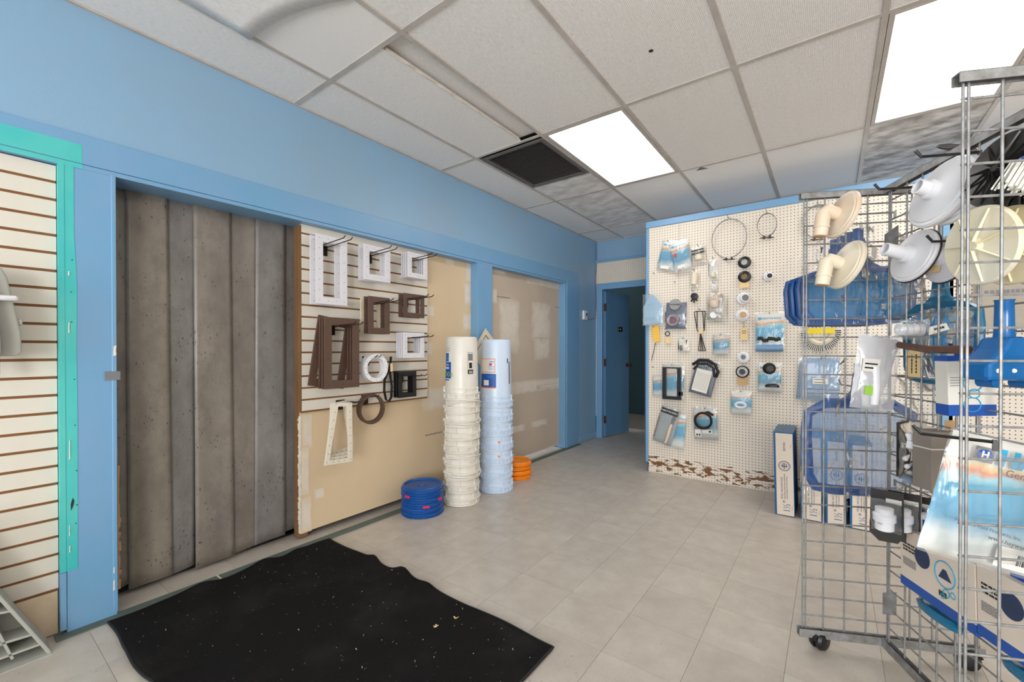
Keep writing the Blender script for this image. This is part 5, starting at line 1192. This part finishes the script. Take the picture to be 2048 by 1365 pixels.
# grey carton with strap and bagged parts on the shelf hooks
c = onA(1888, 925, -.30); s_ = rscale(c, 1); t = rthing('grey_carton', 'plain grey carton tied with a white strap', 'carton', c, RZ(10)); obj('carton_body', MB().box(-24*s_, 24*s_, 0, .07, -60*s_, 60*s_), mat('grey_board', (150, 140, 130), .7), t, bevel=.002); obj('strap', MB().frame(49*s_, .0705, .001, -.002, .002, T(0, .0352, 25*s_) @ RX(90)), PAPER, t)
obj('barcode_label', MB().box(0, 24*s_, -.002, -.001, 64*s_, 84*s_), TAN, t)
for k in range(5):
    c = onA(1846, 862+26*k, -.14-.02*k); t = rthing('parts_packet', ['flat clear packet of blue parts, uppermost on the shelf hooks', 'flat clear packet of blue parts, second on the shelf hooks', 'flat clear packet of blue parts, third on the shelf hooks', 'flat clear packet of blue parts, fourth on the shelf hooks', 'flat clear packet of blue parts, lowest on the shelf hooks'][k], 'packet', c, RY(14) @ RX(-30), 'flat packets on the rack'); s_ = rscale(c, 1)
    obj('insert', MB().box(-36*s_, 40*s_, -.004, .004, -9*s_, 9*s_), [INKG, NAVY, PRINTB, NAVY, SLATEB][k], t, bevel=.002); film(82*s_, 24*s_, .012, 81+k, FILM, t)
# big printed parts bag on the near panel
c = onA(1990, 1008, -.70); s_ = rscale(c, 1); t = rthing('parts_bag', 'large white and turquoise printed parts bag on the near grid', 'bag', c, RY(13)); w2, h2 = 112*s_, 130*s_
NB_ = 16
obj('printed_card', MB().grid(lambda u, v: Vector(((u-.5)*2*w2*.97*(1-.06*v), -.012*math.sin(PI*u)*math.sin(PI*v)+.004*noise.noise(Vector((u*5, v*5, 3))), (v-.5)*2*h2*.97)), 20, 20), CARD, t, smooth=True, solid=.001)
film(2*w2, 2*h2, .03, 91, FILM, t, -.004, .02)
text('HAYWARD', 42*s_, PRINTT, t, T(-28*s_, -.022, h2*.70), sx=1.1, bold=.003, align='LEFT'); text('Genuine', 20*s_, INK, t, T(-12*s_, -.022, h2*.50), align='LEFT'); text('Parts', 20*s_, INK, t, T(30*s_, -.022, h2*.38), align='LEFT')
lg = obj('brand_mark', MB().box(-68*s_, -36*s_, -.0205, -.0195, h2*.70-15*s_, h2*.70+15*s_), INKG, t); obj('brand_oval', MB().lathe([(14*s_, 0), (13.5*s_, .001)], 20, T(-52*s_, -.021, h2*.70) @ Matrix.Diagonal((1, 1, .75, 1)) @ RX(90)), PRINTB, t); text('H', 18*s_, PAPER, t, T(-52*s_, -.0225, h2*.70), bold=.001)
text('Hayward Pool Products, Inc.', 10*s_, INKB, t, T(-70*s_, -.02, -h2*.36) @ RY(4), align='LEFT'); text('www.haywardnet.com', 12*s_, INK, t, T(-10*s_, -.022, -h2*.50) @ RY(4), align='LEFT')
bl = obj('barcode_label', MB().box(10*s_, 92*s_, -.021, -.020, -h2*.90, -h2*.58), PAPER, t); mb = MB()
for k in range(9): mb.box((46+3*k)*s_, (46+3*k+(1 if k % 3 else 2))*s_, -.0218, -.021, -h2*.82, -h2*.66)
obj('barcode', mb, INK, t)['kind'] = 'stuff'
h0 = onA(1990, 885, -GAPR); rack_hook(h0+U*.0, h0+V*.09-U*.10, 'black rack hook holding the printed parts bag', BLACKP, .0042)
# blister cartons of vacuum heads low on the centre panel
def head_pack(px, py, off, label, k):
    c = onB(px, py, off); s_ = rscale(c, 1); t = rthing('vacuum_pack', label, 'carton', c, RZ(-90) @ RY(-2), 'vacuum head blister cartons'); w2, h2 = .155, .10
    obj('carton_body', MB().prism([(-w2, -h2), (w2, -h2), (w2, h2), (-w2, h2)], -.0, .05), CARTON, t, bevel=.002)
    obj('blue_band', MB().box(-w2-.0005, w2+.0005, -.0008, .0505, -h2-.0005, -h2+.03), PRINTB, t); obj('hang_flap', MB().box(-w2*.5, w2, .02, .022, h2, h2+.05), PRINTB, t)
    obj('blister', MB().lathe([(.04, 0), (.05, -.012), (.046, -.03), (.02, -.036)], 20, T(-.02, .025, -h2-.02) @ Matrix.Diagonal((1.9, .5, .9, 1))), TEALG, t, smooth=True)
    obj('window', MB().lathe([(.034, 0), (.034, .001)], 24, T(-.05, -.0003, .032) @ RX(90)), NAVY, t); ring(t, (.045, -.001, .02), .040, .0016, PRINTT, 'bubble_print', 24); obj('picture', MB().prism([(.02, .005), (.07, .005), (.05, .035), (.038, .035)], -.0014, -.0006), NAVY, t)
    for x, z, r_ in ((.05, -.035, .012), (.075, -.03, .009), (.035, -.05, .007)): ring(t, (x, -.001, z), r_, .0012, PRINTT, 'bubble_print', 14)
    scrawl(.055, .006, INK, t, T(-.112, -.0005, .05), 4, 1, 3); scrawl(.06, .0022, INKG, t, T(-.11, -.0005, .0), 8, 2, 7)
    mb = MB()
    for q in range(8): mb.box(.02+.004*q, .022+.004*q, -.0012, -.0004, -.052, -.036)
    obj('barcode', mb, INK, t)['kind'] = 'stuff'
head_pack(1868, 1150, -.06, 'vacuum head carton with round window on the far lower grid', 0)
head_pack(2062, 1262, -.06, 'vacuum head carton with round window nearer the post', 1)
# items hanging on the pegboard return behind the rack
c = ony(1985, 600, PY2-.05); t = thing('kraft_sheet', 'large printed cardboard sleeve on the stepped pegboard', 'packet', c); obj('sleeve', MB().box(-.08, .30, -.01, .01, -.18, .22), mat('grey_kraft', (176, 166, 152), .7, var=.08), t); scrawl(.28, .022, INKG, t, T(.1, -.011, .05), 12, 6); scrawl(.2, .03, INK, t, T(.12, -.011, .12), 5, 7)
